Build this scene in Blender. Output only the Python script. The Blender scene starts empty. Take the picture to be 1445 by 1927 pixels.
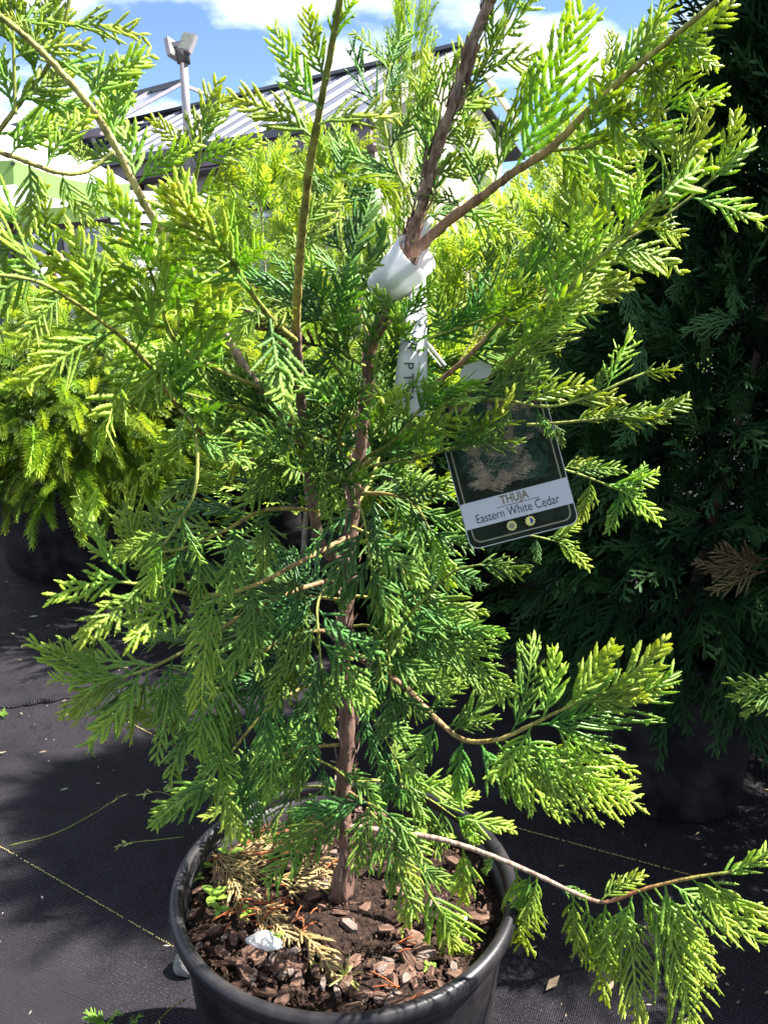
import bpy, bmesh, math, random
import numpy as np
from mathutils import Vector, Matrix, noise as mnoise

R = math.radians
SC = bpy.context.scene
COL = SC.collection
rng = random.Random(7)
nrng = np.random.default_rng(7)

# ------------------------------------------------------------------ camera
FPX, PITCH, CAMZ = 1540.0, R(15.0), 1.08
cam_d = bpy.data.cameras.new('camera')
cam = bpy.data.objects.new('camera', cam_d); COL.objects.link(cam)
cam.location = (0, 0, CAMZ); cam.rotation_euler = (R(90) - PITCH, 0, 0)
cam_d.sensor_fit = 'VERTICAL'; cam_d.sensor_height = 36.0
cam_d.lens = FPX / 1927.0 * 36.0
cam_d.clip_start = 0.02; cam_d.clip_end = 3000
SC.camera = cam

# ------------------------------------------------------------------ sky, sun, exposure
SUN_A, SUN_E = R(9), R(52)          # high sun from the right
w = bpy.data.worlds.new('World'); SC.world = w; w.use_nodes = True
nt = w.node_tree; nt.nodes.clear(); N = nt.nodes.new; LK = nt.links.new
out = N('ShaderNodeOutputWorld'); bg = N('ShaderNodeBackground'); LK(bg.outputs[0], out.inputs[0])
sky = N('ShaderNodeTexSky'); sky.sky_type = 'NISHITA'; sky.sun_disc = False
sky.sun_elevation = SUN_E; sky.sun_rotation = R(90) - SUN_A
sky.air_density = 1.0; sky.dust_density = 0.1; sky.ozone_density = 4.0; sky.altitude = 1500
bg.inputs['Strength'].default_value = 0.05
tc = N('ShaderNodeTexCoord')
sep = N('ShaderNodeSeparateXYZ'); LK(tc.outputs['Generated'], sep.inputs[0])
zz = N('ShaderNodeMath'); zz.operation = 'ADD'; zz.inputs[1].default_value = 0.22; LK(sep.outputs['Z'], zz.inputs[0])
zm = N('ShaderNodeMath'); zm.operation = 'MAXIMUM'; zm.inputs[1].default_value = 0.05; LK(zz.outputs[0], zm.inputs[0])
dx = N('ShaderNodeMath'); dx.operation = 'DIVIDE'; LK(sep.outputs['X'], dx.inputs[0]); LK(zm.outputs[0], dx.inputs[1])
dy = N('ShaderNodeMath'); dy.operation = 'DIVIDE'; LK(sep.outputs['Y'], dy.inputs[0]); LK(zm.outputs[0], dy.inputs[1])
cmb = N('ShaderNodeCombineXYZ'); LK(dx.outputs[0], cmb.inputs[0]); LK(dy.outputs[0], cmb.inputs[1])
cmap = N('ShaderNodeMapping'); LK(cmb.outputs[0], cmap.inputs[0]); cmap.inputs['Location'].default_value = (-31.1515, -30.3927, 0.0)
cn = N('ShaderNodeTexNoise'); cn.inputs['Scale'].default_value = 1.35; cn.inputs['Detail'].default_value = 7; cn.inputs['Roughness'].default_value = 0.52
LK(cmap.outputs[0], cn.inputs['Vector'])
cr = N('ShaderNodeValToRGB'); cr.color_ramp.elements[0].position = 0.48; cr.color_ramp.elements[1].position = 0.62
LK(cn.outputs['Fac'], cr.inputs[0])
skm = N('ShaderNodeMix'); skm.data_type = 'RGBA'; skm.blend_type = 'MIX'
LK(cr.outputs[0], skm.inputs['Factor']); LK(sky.outputs[0], skm.inputs['A'])
skm.inputs['B'].default_value = (11.0, 11.2, 11.6, 1)
LK(skm.outputs['Result'], bg.inputs['Color'])

sun_d = bpy.data.lights.new('sun', 'SUN'); sun_d.energy = 5.0; sun_d.angle = R(0.53); sun_d.color = (1.0, 0.955, 0.88)
sun = bpy.data.objects.new('sun', sun_d); COL.objects.link(sun)
to_sun = Vector((math.cos(SUN_A) * math.cos(SUN_E), math.sin(SUN_A) * math.cos(SUN_E), math.sin(SUN_E)))
sun.rotation_euler = to_sun.to_track_quat('Z', 'Y').to_euler(); sun.location = to_sun * 30
SC.view_settings.view_transform = 'Standard'; SC.view_settings.look = 'None'
SC.view_settings.exposure = 2.2; SC.view_settings.gamma = 1.0; SC.view_settings.use_curve_mapping = False
SC.cycles.use_denoising = True
SC.cycles.max_bounces = 8; SC.cycles.transparent_max_bounces = 8
SC.cycles.transmission_bounces = 6

# ------------------------------------------------------------------ placing: a sight line of the photograph met with a real plane
CAM = Vector((0, 0, CAMZ)); CP, SP = math.cos(PITCH), math.sin(PITCH)
def ray(px, py):
    x = (px - 722.5) / FPX; y = -(py - 963.5) / FPX
    return Vector((x, CP + y * SP, -SP + y * CP))
def P(px, py, Y): d = ray(px, py); return CAM + d * (Y / d.y)
def PZ(px, py, z): d = ray(px, py); return CAM + d * ((z - CAMZ) / d.z)
def PP(px, py, p0, n):
    d = ray(px, py); return CAM + d * ((p0 - CAM).dot(n) / d.dot(n))

# ------------------------------------------------------------------ mesh helpers
WM = {}
def tag(o, label=None, cat=None, group=None, kind=None):
    if label: o['label'] = label
    if cat: o['category'] = cat
    if group: o['group'] = group
    if kind: o['kind'] = kind
    return o
def link(o, parent=None, M=None):
    COL.objects.link(o)
    M = Matrix.Identity(4) if M is None else M
    WM[o.name] = M
    if parent is not None:
        o.parent = parent; o.matrix_basis = WM[parent.name].inverted() @ M
    else:
        o.matrix_basis = M
    return o
def T(v): return Matrix.Translation(Vector(v))
def empty(name, loc=(0, 0, 0), parent=None):
    o = bpy.data.objects.new(name, None); o.empty_display_size = 0.05
    return link(o, parent, T(loc))

class MB:
    """collects shapes; build() links them as one mesh object"""
    def __init__(s): s.v = []; s.f = []; s.a = []
    def add(s, vs, fs, a=0.0):
        b = len(s.v); s.v.extend([tuple(x) for x in vs]); s.f.extend([tuple(i + b for i in f) for f in fs])
        s.a.extend(a if isinstance(a, list) else [a] * len(vs)); return s
    def box(s, c, h, rot=None):
        c = Vector(c); vs = []
        for x in (-1, 1):
            for y in (-1, 1):
                for z in (-1, 1):
                    p = Vector((x * h[0], y * h[1], z * h[2]))
                    vs.append(c + (rot @ p if rot is not None else p))
        return s.add(vs, [(0, 1, 3, 2), (4, 6, 7, 5), (0, 4, 5, 1), (2, 3, 7, 6), (0, 2, 6, 4), (1, 5, 7, 3)])
    def bar(s, a, b, w, h, up=(0, 0, 1)):
        a = Vector(a); b = Vector(b); x = (b - a).normalized(); y = Vector(up).cross(x)
        if y.length < 1e-4: y = Vector((1, 0, 0)).cross(x)
        y.normalize(); z = x.cross(y)
        M = Matrix((x, y, z)).transposed()
        return s.box((a + b) / 2, ((b - a).length / 2, w / 2, h / 2), M)
    def tube(s, pts, rad, n=7, cap=True, a=None, rough=0.0):
        pts = [Vector(p) for p in pts]; k = len(pts)
        if not hasattr(rad, '__len__'): rad = [rad] * k
        t0 = (pts[1] - pts[0]).normalized(); u = t0.orthogonal().normalized()
        vs = []; av = []
        for i in range(k):
            t = (pts[min(i + 1, k - 1)] - pts[max(i - 1, 0)]).normalized()
            u = (u - t * u.dot(t)).normalized(); q = t.cross(u)
            for j in range(n):
                th = 2 * math.pi * j / n; r = rad[i]
                if rough: r *= 1 + rough * mnoise.noise(Vector((math.cos(th) * 2.2, math.sin(th) * 2.2, i * 0.55)))+ rough*0.6*(rng.random()-.5)
                vs.append(pts[i] + (u * math.cos(th) + q * math.sin(th)) * r); av.append(a[i] if a else 0.0)
        fs = [(i * n + j, i * n + (j + 1) % n, (i + 1) * n + (j + 1) % n, (i + 1) * n + j) for i in range(k - 1) for j in range(n)]
        if cap: fs += [tuple(range(n - 1, -1, -1)), tuple(range((k - 1) * n, k * n))]
        return s.add(vs, fs, av)
    def lathe(s, prof, n=96, c=(0, 0, 0)):
        vs = [(c[0] + r * math.cos(2 * math.pi * j / n), c[1] + r * math.sin(2 * math.pi * j / n), c[2] + z) for r, z in prof for j in range(n)]
        fs = [(i * n + j, i * n + (j + 1) % n, (i + 1) * n + (j + 1) % n, (i + 1) * n + j) for i in range(len(prof) - 1) for j in range(n)]
        return s.add(vs, fs)
    def mesh(s, name, mat=None, smooth=True, origin=None):
        me = bpy.data.meshes.new(name)
        v = s.v if origin is None else [(x - origin[0], y - origin[1], z - origin[2]) for x, y, z in s.v]
        me.from_pydata(v, [], s.f); me.update()
        if any(s.a):
            at = me.attributes.new('tip', 'FLOAT', 'POINT'); at.data.foreach_set('value', s.a)
        if mat: me.materials.append(mat)
        if smooth: me.polygons.foreach_set('use_smooth', [True] * len(me.polygons))
        return me
    def build(s, name, mat, parent=None, origin=(0, 0, 0), smooth=False):
        return link(bpy.data.objects.new(name, s.mesh(name, mat, smooth, origin)), parent, T(origin))

def np_mesh(name, V, Q, attrs, mat, smooth=True):
    me = bpy.data.meshes.new(name); k = Q.shape[1]
    me.vertices.add(len(V)); me.vertices.foreach_set('co', V.astype(np.float32).ravel())
    me.loops.add(Q.size); me.loops.foreach_set('vertex_index', Q.astype(np.int32).ravel())
    me.polygons.add(len(Q)); me.polygons.foreach_set('loop_start', np.arange(0, Q.size, k, dtype=np.int32))
    me.update(calc_edges=True)
    for an, av in attrs.items():
        at = me.attributes.new(an, 'FLOAT', 'POINT'); at.data.foreach_set('value', av.astype(np.float32))
    if smooth: me.polygons.foreach_set('use_smooth', np.ones(len(Q), dtype=bool))
    me.materials.append(mat); me.validate(); return me

def smooth_line(pts, n):
    """Catmull-Rom through the points"""
    pts = [Vector(p) for p in pts]
    if len(pts) == 2: return [pts[0].lerp(pts[1], i / (n - 1)) for i in range(n)]
    P_ = [pts[0] * 2 - pts[1]] + pts + [pts[-1] * 2 - pts[-2]]; m = len(pts) - 1; o = []
    for i in range(n):
        t = i / (n - 1) * m; k = min(int(t), m - 1); f = t - k
        a, b, c, d = P_[k:k + 4]
        o.append(0.5 * ((2 * b) + (c - a) * f + (2 * a - 5 * b + 4 * c - d) * f * f + (3 * b - a - 3 * c + d) * f ** 3))
    return o

# ------------------------------------------------------------------ materials
def mat(name, base=(0.5, 0.5, 0.5), rough=0.6, spec=0.4, var=0.0, vscale=8.0, bump=0.0, bscale=60.0, detail=5, stretch=None, c2=None, coat=0.0, metal=0.0, thr=None, coords='Object'):
    m = bpy.data.materials.new(name); m.use_nodes = True; t = m.node_tree; b = t.nodes['Principled BSDF']
    b.inputs['Base Color'].default_value = (*base, 1); b.inputs['Roughness'].default_value = rough
    b.inputs['Specular IOR Level'].default_value = spec; b.inputs['Metallic'].default_value = metal
    b.inputs['Coat Weight'].default_value = coat
    co = t.nodes.new('ShaderNodeTexCoord'); mp = t.nodes.new('ShaderNodeMapping'); t.links.new(co.outputs[coords], mp.inputs[0])
    if stretch: mp.inputs['Scale'].default_value = stretch
    if var or c2:
        n = t.nodes.new('ShaderNodeTexNoise'); n.inputs['Scale'].default_value = vscale; n.inputs['Detail'].default_value = detail
        n.inputs['Roughness'].default_value = 0.62
        t.links.new(mp.outputs[0], n.inputs['Vector'])
        r = t.nodes.new('ShaderNodeValToRGB'); t.links.new(n.outputs['Fac'], r.inputs[0])
        lo = tuple(x * (1 - var) for x in base); hi = c2 if c2 else tuple(min(1, x * (1 + var)) for x in base)
        r.color_ramp.elements[0].color = (*lo, 1); r.color_ramp.elements[1].color = (*hi, 1)
        p = thr or (0.32, 0.7); r.color_ramp.elements[0].position = p[0]; r.color_ramp.elements[1].position = p[1]
        t.links.new(r.outputs[0], b.inputs['Base Color'])
    if bump:
        n2 = t.nodes.new('ShaderNodeTexNoise'); n2.inputs['Scale'].default_value = bscale; n2.inputs['Detail'].default_value = 4
        t.links.new(mp.outputs[0], n2.inputs['Vector'])
        bn = t.nodes.new('ShaderNodeBump'); bn.inputs['Strength'].default_value = min(1, bump); bn.inputs['Distance'].default_value = 0.004
        t.links.new(n2.outputs['Fac'], bn.inputs['Height']); t.links.new(bn.outputs[0], b.inputs['Normal'])
    return m

def leaf_mat(name, old, new, trans=0.4, per_object=True, rough=0.42, tcol=None, spec=0.35, stem=None):
    """green foliage: 'tip' runs from old growth (0) to new growth (1); part of the light passes through"""
    m = bpy.data.materials.new(name); m.use_nodes = True; t = m.node_tree; b = t.nodes['Principled BSDF']; L = t.links.new
    at = t.nodes.new('ShaderNodeAttribute'); at.attribute_name = 'tip'
    r = t.nodes.new('ShaderNodeValToRGB'); L(at.outputs['Fac'], r.inputs[0])
    r.color_ramp.elements[0].color = (*old, 1); r.color_ramp.elements[0].position = 0.15
    r.color_ramp.elements[1].color = (*new, 1); r.color_ramp.elements[1].position = 0.95
    if per_object:
        oi = t.nodes.new('ShaderNodeObjectInfo'); rv = oi.outputs['Random']
    else:
        a2 = t.nodes.new('ShaderNodeAttribute'); a2.attribute_name = 'var'; rv = a2.outputs['Fac']
    co = t.nodes.new('ShaderNodeTexCoord'); nz = t.nodes.new('ShaderNodeTexNoise'); nz.inputs['Scale'].default_value = 220 if per_object else 40
    L(co.outputs['Object'], nz.inputs['Vector'])
    hs = t.nodes.new('ShaderNodeHueSaturation'); L(r.outputs[0], hs.inputs['Color'])
    mr = t.nodes.new('ShaderNodeMapRange'); L(rv, mr.inputs[0]); mr.inputs['To Min'].default_value = 0.488; mr.inputs['To Max'].default_value = 0.516
    L(mr.outputs[0], hs.inputs['Hue'])
    ad = t.nodes.new('ShaderNodeMath'); ad.operation = 'MULTIPLY_ADD'; L(nz.outputs['Fac'], ad.inputs[0]); ad.inputs[1].default_value = 0.9
    mv = t.nodes.new('ShaderNodeMapRange'); L(rv, mv.inputs[0]); mv.inputs['To Min'].default_value = 0.5; mv.inputs['To Max'].default_value = 0.85
    L(mv.outputs[0], ad.inputs[2]); L(ad.outputs[0], hs.inputs['Value'])
    L(hs.outputs[0], b.inputs['Base Color'])
    b.inputs['Roughness'].default_value = rough; b.inputs['Specular IOR Level'].default_value = spec
    tr = t.nodes.new('ShaderNodeBsdfTranslucent')
    mc = t.nodes.new('ShaderNodeMix'); mc.data_type = 'RGBA'; mc.blend_type = 'MULTIPLY'; mc.inputs['Factor'].default_value = 1
    L(hs.outputs[0], mc.inputs['A']); mc.inputs['B'].default_value = (*(tcol or (1.7, 1.45, 0.5)), 1)
    L(mc.outputs['Result'], tr.inputs['Color'])
    mx = t.nodes.new('ShaderNodeMixShader'); mx.inputs[0].default_value = trans
    L(b.outputs[0], mx.inputs[1]); L(tr.outputs[0], mx.inputs[2]); L(mx.outputs[0], t.nodes['Material Output'].inputs[0])
    bn = t.nodes.new('ShaderNodeBump'); bn.inputs['Strength'].default_value = 0.6; bn.inputs['Distance'].default_value = 0.0015
    if per_object: nz.inputs['Detail'].default_value = 4; L(nz.outputs['Fac'], bn.inputs['Height']); L(bn.outputs[0], b.inputs['Normal'])
    return m

def stem_mat(name, ramp):
    m = bpy.data.materials.new(name); m.use_nodes = True; t = m.node_tree; b = t.nodes['Principled BSDF']; L = t.links.new
    at = t.nodes.new('ShaderNodeAttribute'); at.attribute_name = 'tip'
    co = t.nodes.new('ShaderNodeTexCoord'); mp = t.nodes.new('ShaderNodeMapping'); mp.inputs['Scale'].default_value = (150, 150, 20); L(co.outputs['Object'], mp.inputs[0])
    n = t.nodes.new('ShaderNodeTexNoise'); n.inputs['Detail'].default_value = 6; n.inputs['Scale'].default_value = 1.0; n.inputs['Roughness'].default_value = 0.65; L(mp.outputs[0], n.inputs['Vector'])
    r = t.nodes.new('ShaderNodeValToRGB'); L(at.outputs['Fac'], r.inputs[0])
    e = r.color_ramp.elements; e[0].position, e[1].position = ramp[0][0], ramp[-1][0]; e[0].color = (*ramp[0][1], 1); e[1].color = (*ramp[-1][1], 1)
    for p, c in ramp[1:-1]: q = e.new(p); q.color = (*c, 1)
    r2 = t.nodes.new('ShaderNodeValToRGB'); L(n.outputs['Fac'], r2.inputs[0]); r2.color_ramp.elements[0].position = 0.36; r2.color_ramp.elements[1].position = 0.66
    r2.color_ramp.elements[0].color = (0.30, 0.27, 0.26, 1); r2.color_ramp.elements[1].color = (1.35, 1.3, 1.28, 1)
    mu = t.nodes.new('ShaderNodeMix'); mu.data_type = 'RGBA'; mu.blend_type = 'MULTIPLY'; mu.inputs['Factor'].default_value = 0.9
    L(r.outputs[0], mu.inputs['A']); L(r2.outputs[0], mu.inputs['B']); L(mu.outputs['Result'], b.inputs['Base Color'])
    b.inputs['Roughness'].default_value = 0.62; b.inputs['Specular IOR Level'].default_value = 0.35
    bn = t.nodes.new('ShaderNodeBump'); bn.inputs['Strength'].default_value = 0.9; bn.inputs['Distance'].default_value = 0.003
    L(n.outputs['Fac'], bn.inputs['Height']); L(bn.outputs[0], b.inputs['Normal'])
    return m

def thin_mat(name, col, trans=0.45, rough=0.45):
    m = bpy.data.materials.new(name); m.use_nodes = True; t = m.node_tree; b = t.nodes['Principled BSDF']
    b.inputs['Base Color'].default_value = (*col, 1); b.inputs['Roughness'].default_value = rough
    tr = t.nodes.new('ShaderNodeBsdfTranslucent'); tr.inputs[0].default_value = (*col, 1)
    mx = t.nodes.new('ShaderNodeMixShader'); mx.inputs[0].default_value = trans
    t.links.new(b.outputs[0], mx.inputs[1]); t.links.new(tr.outputs[0], mx.inputs[2]); t.links.new(mx.outputs[0], t.nodes['Material Output'].inputs[0])
    return m

M = {}
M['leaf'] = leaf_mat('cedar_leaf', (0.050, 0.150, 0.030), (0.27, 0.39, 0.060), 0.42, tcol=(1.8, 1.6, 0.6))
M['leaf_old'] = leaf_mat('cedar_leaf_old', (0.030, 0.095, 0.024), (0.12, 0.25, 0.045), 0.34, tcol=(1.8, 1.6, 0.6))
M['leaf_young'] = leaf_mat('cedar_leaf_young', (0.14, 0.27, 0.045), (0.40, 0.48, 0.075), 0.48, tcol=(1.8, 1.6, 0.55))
M['leaf_bg'] = leaf_mat('cedar_leaf_far', (0.14, 0.25, 0.04), (0.31, 0.42, 0.07), 0.45, per_object=False)
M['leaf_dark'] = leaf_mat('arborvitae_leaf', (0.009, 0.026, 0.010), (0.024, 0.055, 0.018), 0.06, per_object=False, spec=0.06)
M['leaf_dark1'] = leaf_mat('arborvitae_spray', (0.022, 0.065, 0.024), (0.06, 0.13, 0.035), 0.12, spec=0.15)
M['leaf_brown'] = leaf_mat('dry_spray', (0.07, 0.045, 0.02), (0.12, 0.09, 0.042), 0.15, tcol=(1.3, 1.1, 0.8))
M['dead'] = leaf_mat('dead_frond', (0.20, 0.125, 0.05), (0.44, 0.33, 0.15), 0.2, tcol=(1.2, 1.1, 0.8))
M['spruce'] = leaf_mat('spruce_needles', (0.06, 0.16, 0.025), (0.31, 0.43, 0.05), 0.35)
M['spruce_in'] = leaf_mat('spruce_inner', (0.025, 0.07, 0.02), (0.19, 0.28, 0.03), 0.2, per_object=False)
M['blue'] = leaf_mat('blue_spruce', (0.10, 0.19, 0.18), (0.22, 0.34, 0.33), 0.2, per_object=False, tcol=(1, 1.1, 1.1))
M['tree'] = leaf_mat('far_tree', (0.20, 0.28, 0.04), (0.38, 0.42, 0.08), 0.5, per_object=False)
M['seedling'] = leaf_mat('seedling', (0.16, 0.30, 0.035), (0.26, 0.42, 0.06), 0.4)
M['grass'] = leaf_mat('grass', (0.12, 0.17, 0.04), (0.36, 0.38, 0.10), 0.3)
M['stem'] = stem_mat('cedar_stem', [(0.0, (0.25, 0.14, 0.10)), (0.30, (0.32, 0.19, 0.10)), (0.55, (0.34, 0.27, 0.07)), (1.0, (0.24, 0.32, 0.05))])
M['bark'] = stem_mat('cedar_bark', [(0.0, (0.17, 0.10, 0.078)), (0.45, (0.25, 0.165, 0.13)), (1.0, (0.42, 0.33, 0.27))])
M['pale'] = stem_mat('pale_twig', [(0.0, (0.34, 0.19, 0.13)), (0.25, (0.62, 0.50, 0.40)), (0.55, (0.55, 0.46, 0.22)), (1.0, (0.30, 0.34, 0.06))])
M['greytwig'] = stem_mat('grey_twig', [(0.0, (0.30, 0.21, 0.17)), (0.5, (0.40, 0.28, 0.21)), (0.72, (0.30, 0.12, 0.05)), (1.0, (0.26, 0.32, 0.05))])
M['pot'] = mat('pot_plastic', (0.013, 0.012, 0.016), 0.40, 0.36, var=0.4, vscale=14, bump=0.05, bscale=420, c2=(0.050, 0.045, 0.045), detail=10, thr=(0.42, 0.82))
M['soil'] = mat('soil', (0.016, 0.010, 0.008), 0.95, 0.15, var=0.6, vscale=130, bump=1.0, bscale=220, c2=(0.045, 0.027, 0.02))
M['chip'] = mat('bark_chip', (0.115, 0.058, 0.038), 0.85, 0.2, var=0.6, vscale=70, bump=0.9, bscale=260, stretch=(0.35, 1.6, 1.6), c2=(0.22, 0.13, 0.095))
M['chip2'] = mat('bark_chip_dark', (0.05, 0.028, 0.02), 0.9, 0.2, var=0.6, vscale=80, bump=0.9, bscale=260, stretch=(0.35, 1.6, 1.6), c2=(0.14, 0.08, 0.055))
M['chip3'] = mat('bark_chip_grey', (0.16, 0.12, 0.10), 0.85, 0.2, var=0.5, vscale=90, bump=0.9, bscale=260, stretch=(0.35, 1.6, 1.6), c2=(0.26, 0.20, 0.17))
M['rust'] = mat('rust_needles', (0.30, 0.085, 0.03), 0.8, 0.2, var=0.4, vscale=60)
M['white_stone'] = mat('white_stone', (0.78, 0.74, 0.68), 0.8, 0.3, var=0.2, vscale=40, bump=0.8, bscale=120)
M['stone'] = mat('grey_stone', (0.20, 0.19, 0.18), 0.85, 0.3, var=0.4, vscale=50, bump=0.9, bscale=120)
M['wrap'] = thin_mat('white_vinyl', (0.74, 0.74, 0.77), 0.28)
M['ink'] = mat('ink', (0.03, 0.03, 0.035), 0.6)
M['ink_olive'] = mat('ink_olive', (0.17, 0.15, 0.07), 0.5)
M['card'] = mat('card_print_dark', (0.006, 0.009, 0.006), 0.5, 0.08, vscale=45, c2=(0.022, 0.034, 0.018))
M['card_edge'] = mat('card_plastic', (0.55, 0.55, 0.55), 0.25, 0.5)
M['card_band'] = mat('card_band', (0.50, 0.51, 0.54), 0.3, 0.3, var=0.03, vscale=30)
M['card_line'] = mat('card_line', (0.24, 0.23, 0.15), 0.4, 0.2)
M['card_frond'] = mat('card_frond', (0.21, 0.145, 0.11), 0.35, 0.2, var=0.4, vscale=40, c2=(0.44, 0.36, 0.24))
M['card_frond2'] = mat('card_frond_green', (0.030, 0.066, 0.045), 0.5, 0.1, var=0.4, vscale=40)
M['card_red'] = mat('card_red_stem', (0.26, 0.05, 0.06), 0.2)
M['card_sun'] = mat('card_sun', (0.75, 0.68, 0.20), 0.25)
M['card_blue'] = mat('card_blue', (0.03, 0.04, 0.25), 0.25)

def fabric_mat():
    m = bpy.data.materials.new('weed_fabric'); m.use_nodes = True; t = m.node_tree; b = t.nodes['Principled BSDF']; L = t.links.new
    co = t.nodes.new('ShaderNodeTexCoord'); mp = t.nodes.new('ShaderNodeMapping'); mp.inputs['Rotation'].default_value = (0, 0, R(24)); L(co.outputs['Object'], mp.inputs[0])
    n = t.nodes.new('ShaderNodeTexNoise'); n.inputs['Scale'].default_value = 3.2; n.inputs['Detail'].default_value = 8; n.inputs['Roughness'].default_value = 0.7; L(co.outputs['Object'], n.inputs['Vector'])
    n2 = t.nodes.new('ShaderNodeTexNoise'); n2.inputs['Scale'].default_value = 300; n2.inputs['Detail'].default_value = 3; L(co.outputs['Object'], n2.inputs['Vector'])
    r = t.nodes.new('ShaderNodeValToRGB'); L(n.outputs['Fac'], r.inputs[0])
    r.color_ramp.elements[0].color = (0.0055, 0.0046, 0.007, 1); r.color_ramp.elements[0].position = 0.35
    r.color_ramp.elements[1].color = (0.021, 0.018, 0.024, 1); r.color_ramp.elements[1].position = 0.72
    r2 = t.nodes.new('ShaderNodeValToRGB'); L(n2.outputs['Fac'], r2.inputs[0]); r2.color_ramp.elements[0].position = 0.56; r2.color_ramp.elements[1].position = 0.74
    r2.color_ramp.elements[1].color = (0.055, 0.05, 0.053, 1)
    ad = t.nodes.new('ShaderNodeMix'); ad.data_type = 'RGBA'; ad.blend_type = 'ADD'; ad.inputs['Factor'].default_value = 0.8
    L(r.outputs[0], ad.inputs['A']); L(r2.outputs[0], ad.inputs['B']); L(ad.outputs['Result'], b.inputs['Base Color'])
    wv = t.nodes.new('ShaderNodeTexWave'); wv.inputs['Scale'].default_value = 95; wv.inputs['Distortion'].default_value = 0.6; L(mp.outputs[0], wv.inputs['Vector'])
    wv2 = t.nodes.new('ShaderNodeTexWave'); wv2.bands_direction = 'Y'; wv2.inputs['Scale'].default_value = 60; wv2.inputs['Distortion'].default_value = 0.6; L(mp.outputs[0], wv2.inputs['Vector'])
    a = t.nodes.new('ShaderNodeMath'); a.operation = 'ADD'; L(wv.outputs['Fac'], a.inputs[0]); L(wv2.outputs['Fac'], a.inputs[1])
    a2 = t.nodes.new('ShaderNodeMath'); a2.operation = 'MULTIPLY_ADD'; L(n2.outputs['Fac'], a2.inputs[0]); a2.inputs[1].default_value = 1.6; L(a.outputs[0], a2.inputs[2])
    bn = t.nodes.new('ShaderNodeBump'); bn.inputs['Strength'].default_value = 0.7; bn.inputs['Distance'].default_value = 0.002
    n3 = t.nodes.new('ShaderNodeTexNoise'); n3.inputs['Scale'].default_value = 5.5; n3.inputs['Detail'].default_value = 3; n3.inputs['Distortion'].default_value = 1.2; L(mp.outputs[0], n3.inputs['Vector'])
    b3 = t.nodes.new('ShaderNodeBump'); b3.inputs['Strength'].default_value = 0.8; b3.inputs['Distance'].default_value = 0.03; L(n3.outputs['Fac'], b3.inputs['Height']); L(b3.outputs[0], bn.inputs['Normal'])
    L(a2.outputs[0], bn.inputs['Height']); L(bn.outputs[0], b.inputs['Normal'])
    b.inputs['Roughness'].default_value = 0.6; b.inputs['Specular IOR Level'].default_value = 0.16
    return m
M['fabric'] = fabric_mat()
M['stitch'] = mat('yellow_stitch', (0.42, 0.36, 0.12), 0.8)
M['litter'] = mat('leaf_litter', (0.30, 0.17, 0.09), 0.85, 0.2, var=0.6, vscale=14, c2=(0.52, 0.44, 0.30))
M['litter2'] = mat('pale_litter', (0.52, 0.48, 0.40), 0.8, 0.2, var=0.3, vscale=30)
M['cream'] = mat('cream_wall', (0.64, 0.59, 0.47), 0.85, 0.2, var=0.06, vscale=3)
M['wallshade'] = mat('cream_wall_shaded', (0.50, 0.47, 0.41), 0.85, 0.2, var=0.06, vscale=3)  # the cream wall again, darker: shade under the eave put into its colour
M['fascia'] = mat('mauve_fascia', (0.24, 0.19, 0.21), 0.6, 0.3, var=0.15, vscale=4)
M['gutter'] = mat('grey_gutter', (0.10, 0.105, 0.12), 0.5, 0.4)
M['roofw'] = mat('white_roof_sheet', (0.45, 0.45, 0.48), 0.5, 0.4, var=0.05, vscale=5)
M['roofb'] = mat('grey_roof_sheet', (0.105, 0.112, 0.150), 0.5, 0.3, var=0.14, vscale=5)
M['glass'] = mat('skylight_glazing', (0.13, 0.155, 0.21), 0.15, 0.5, var=0.2, vscale=1.5)
M['steel'] = mat('galvanised_steel', (0.25, 0.23, 0.25), 0.45, 0.5, metal=0.15, var=0.1, vscale=8)
M['darkmetal'] = mat('dark_metal', (0.05, 0.045, 0.05), 0.5)
M['brown'] = mat('brown_trim', (0.06, 0.035, 0.025), 0.7, 0.2)
M['umb_top'] = thin_mat('umbrella_cloth_white', (0.80, 0.82, 0.76), 0.25, 0.8)
M['umb_green'] = thin_mat('umbrella_cloth_green', (0.24, 0.40, 0.12), 0.3, 0.8)
M['tabletop'] = mat('table_grey', (0.5, 0.5, 0.52), 0.5)
M['white'] = mat('white_plastic', (0.8, 0.8, 0.8), 0.5)
M['rack'] = mat('grey_slats', (0.55, 0.55, 0.60), 0.6, var=0.15, vscale=10)
M['orange'] = mat('orange_petals', (0.80, 0.16, 0.015), 0.6, var=0.2, vscale=30)
M['lamp_glass'] = mat('floodlight_lens', (0.22, 0.23, 0.20), 0.15, 0.6, var=0.2, vscale=20)
M['trunk_far'] = mat('far_bark', (0.30, 0.24, 0.20), 0.9, 0.1, var=0.3, vscale=20, bump=0.6, bscale=40)

# ================================================================== SETTING: ground
g = MB(); S_ = 240
g.add([(-S_, -S_, 0), (S_, -S_, 0), (S_, S_, 0), (-S_, S_, 0)], [(0, 1, 2, 3)])
ground = tag(g.build('ground', M['fabric']), kind='structure')

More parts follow.
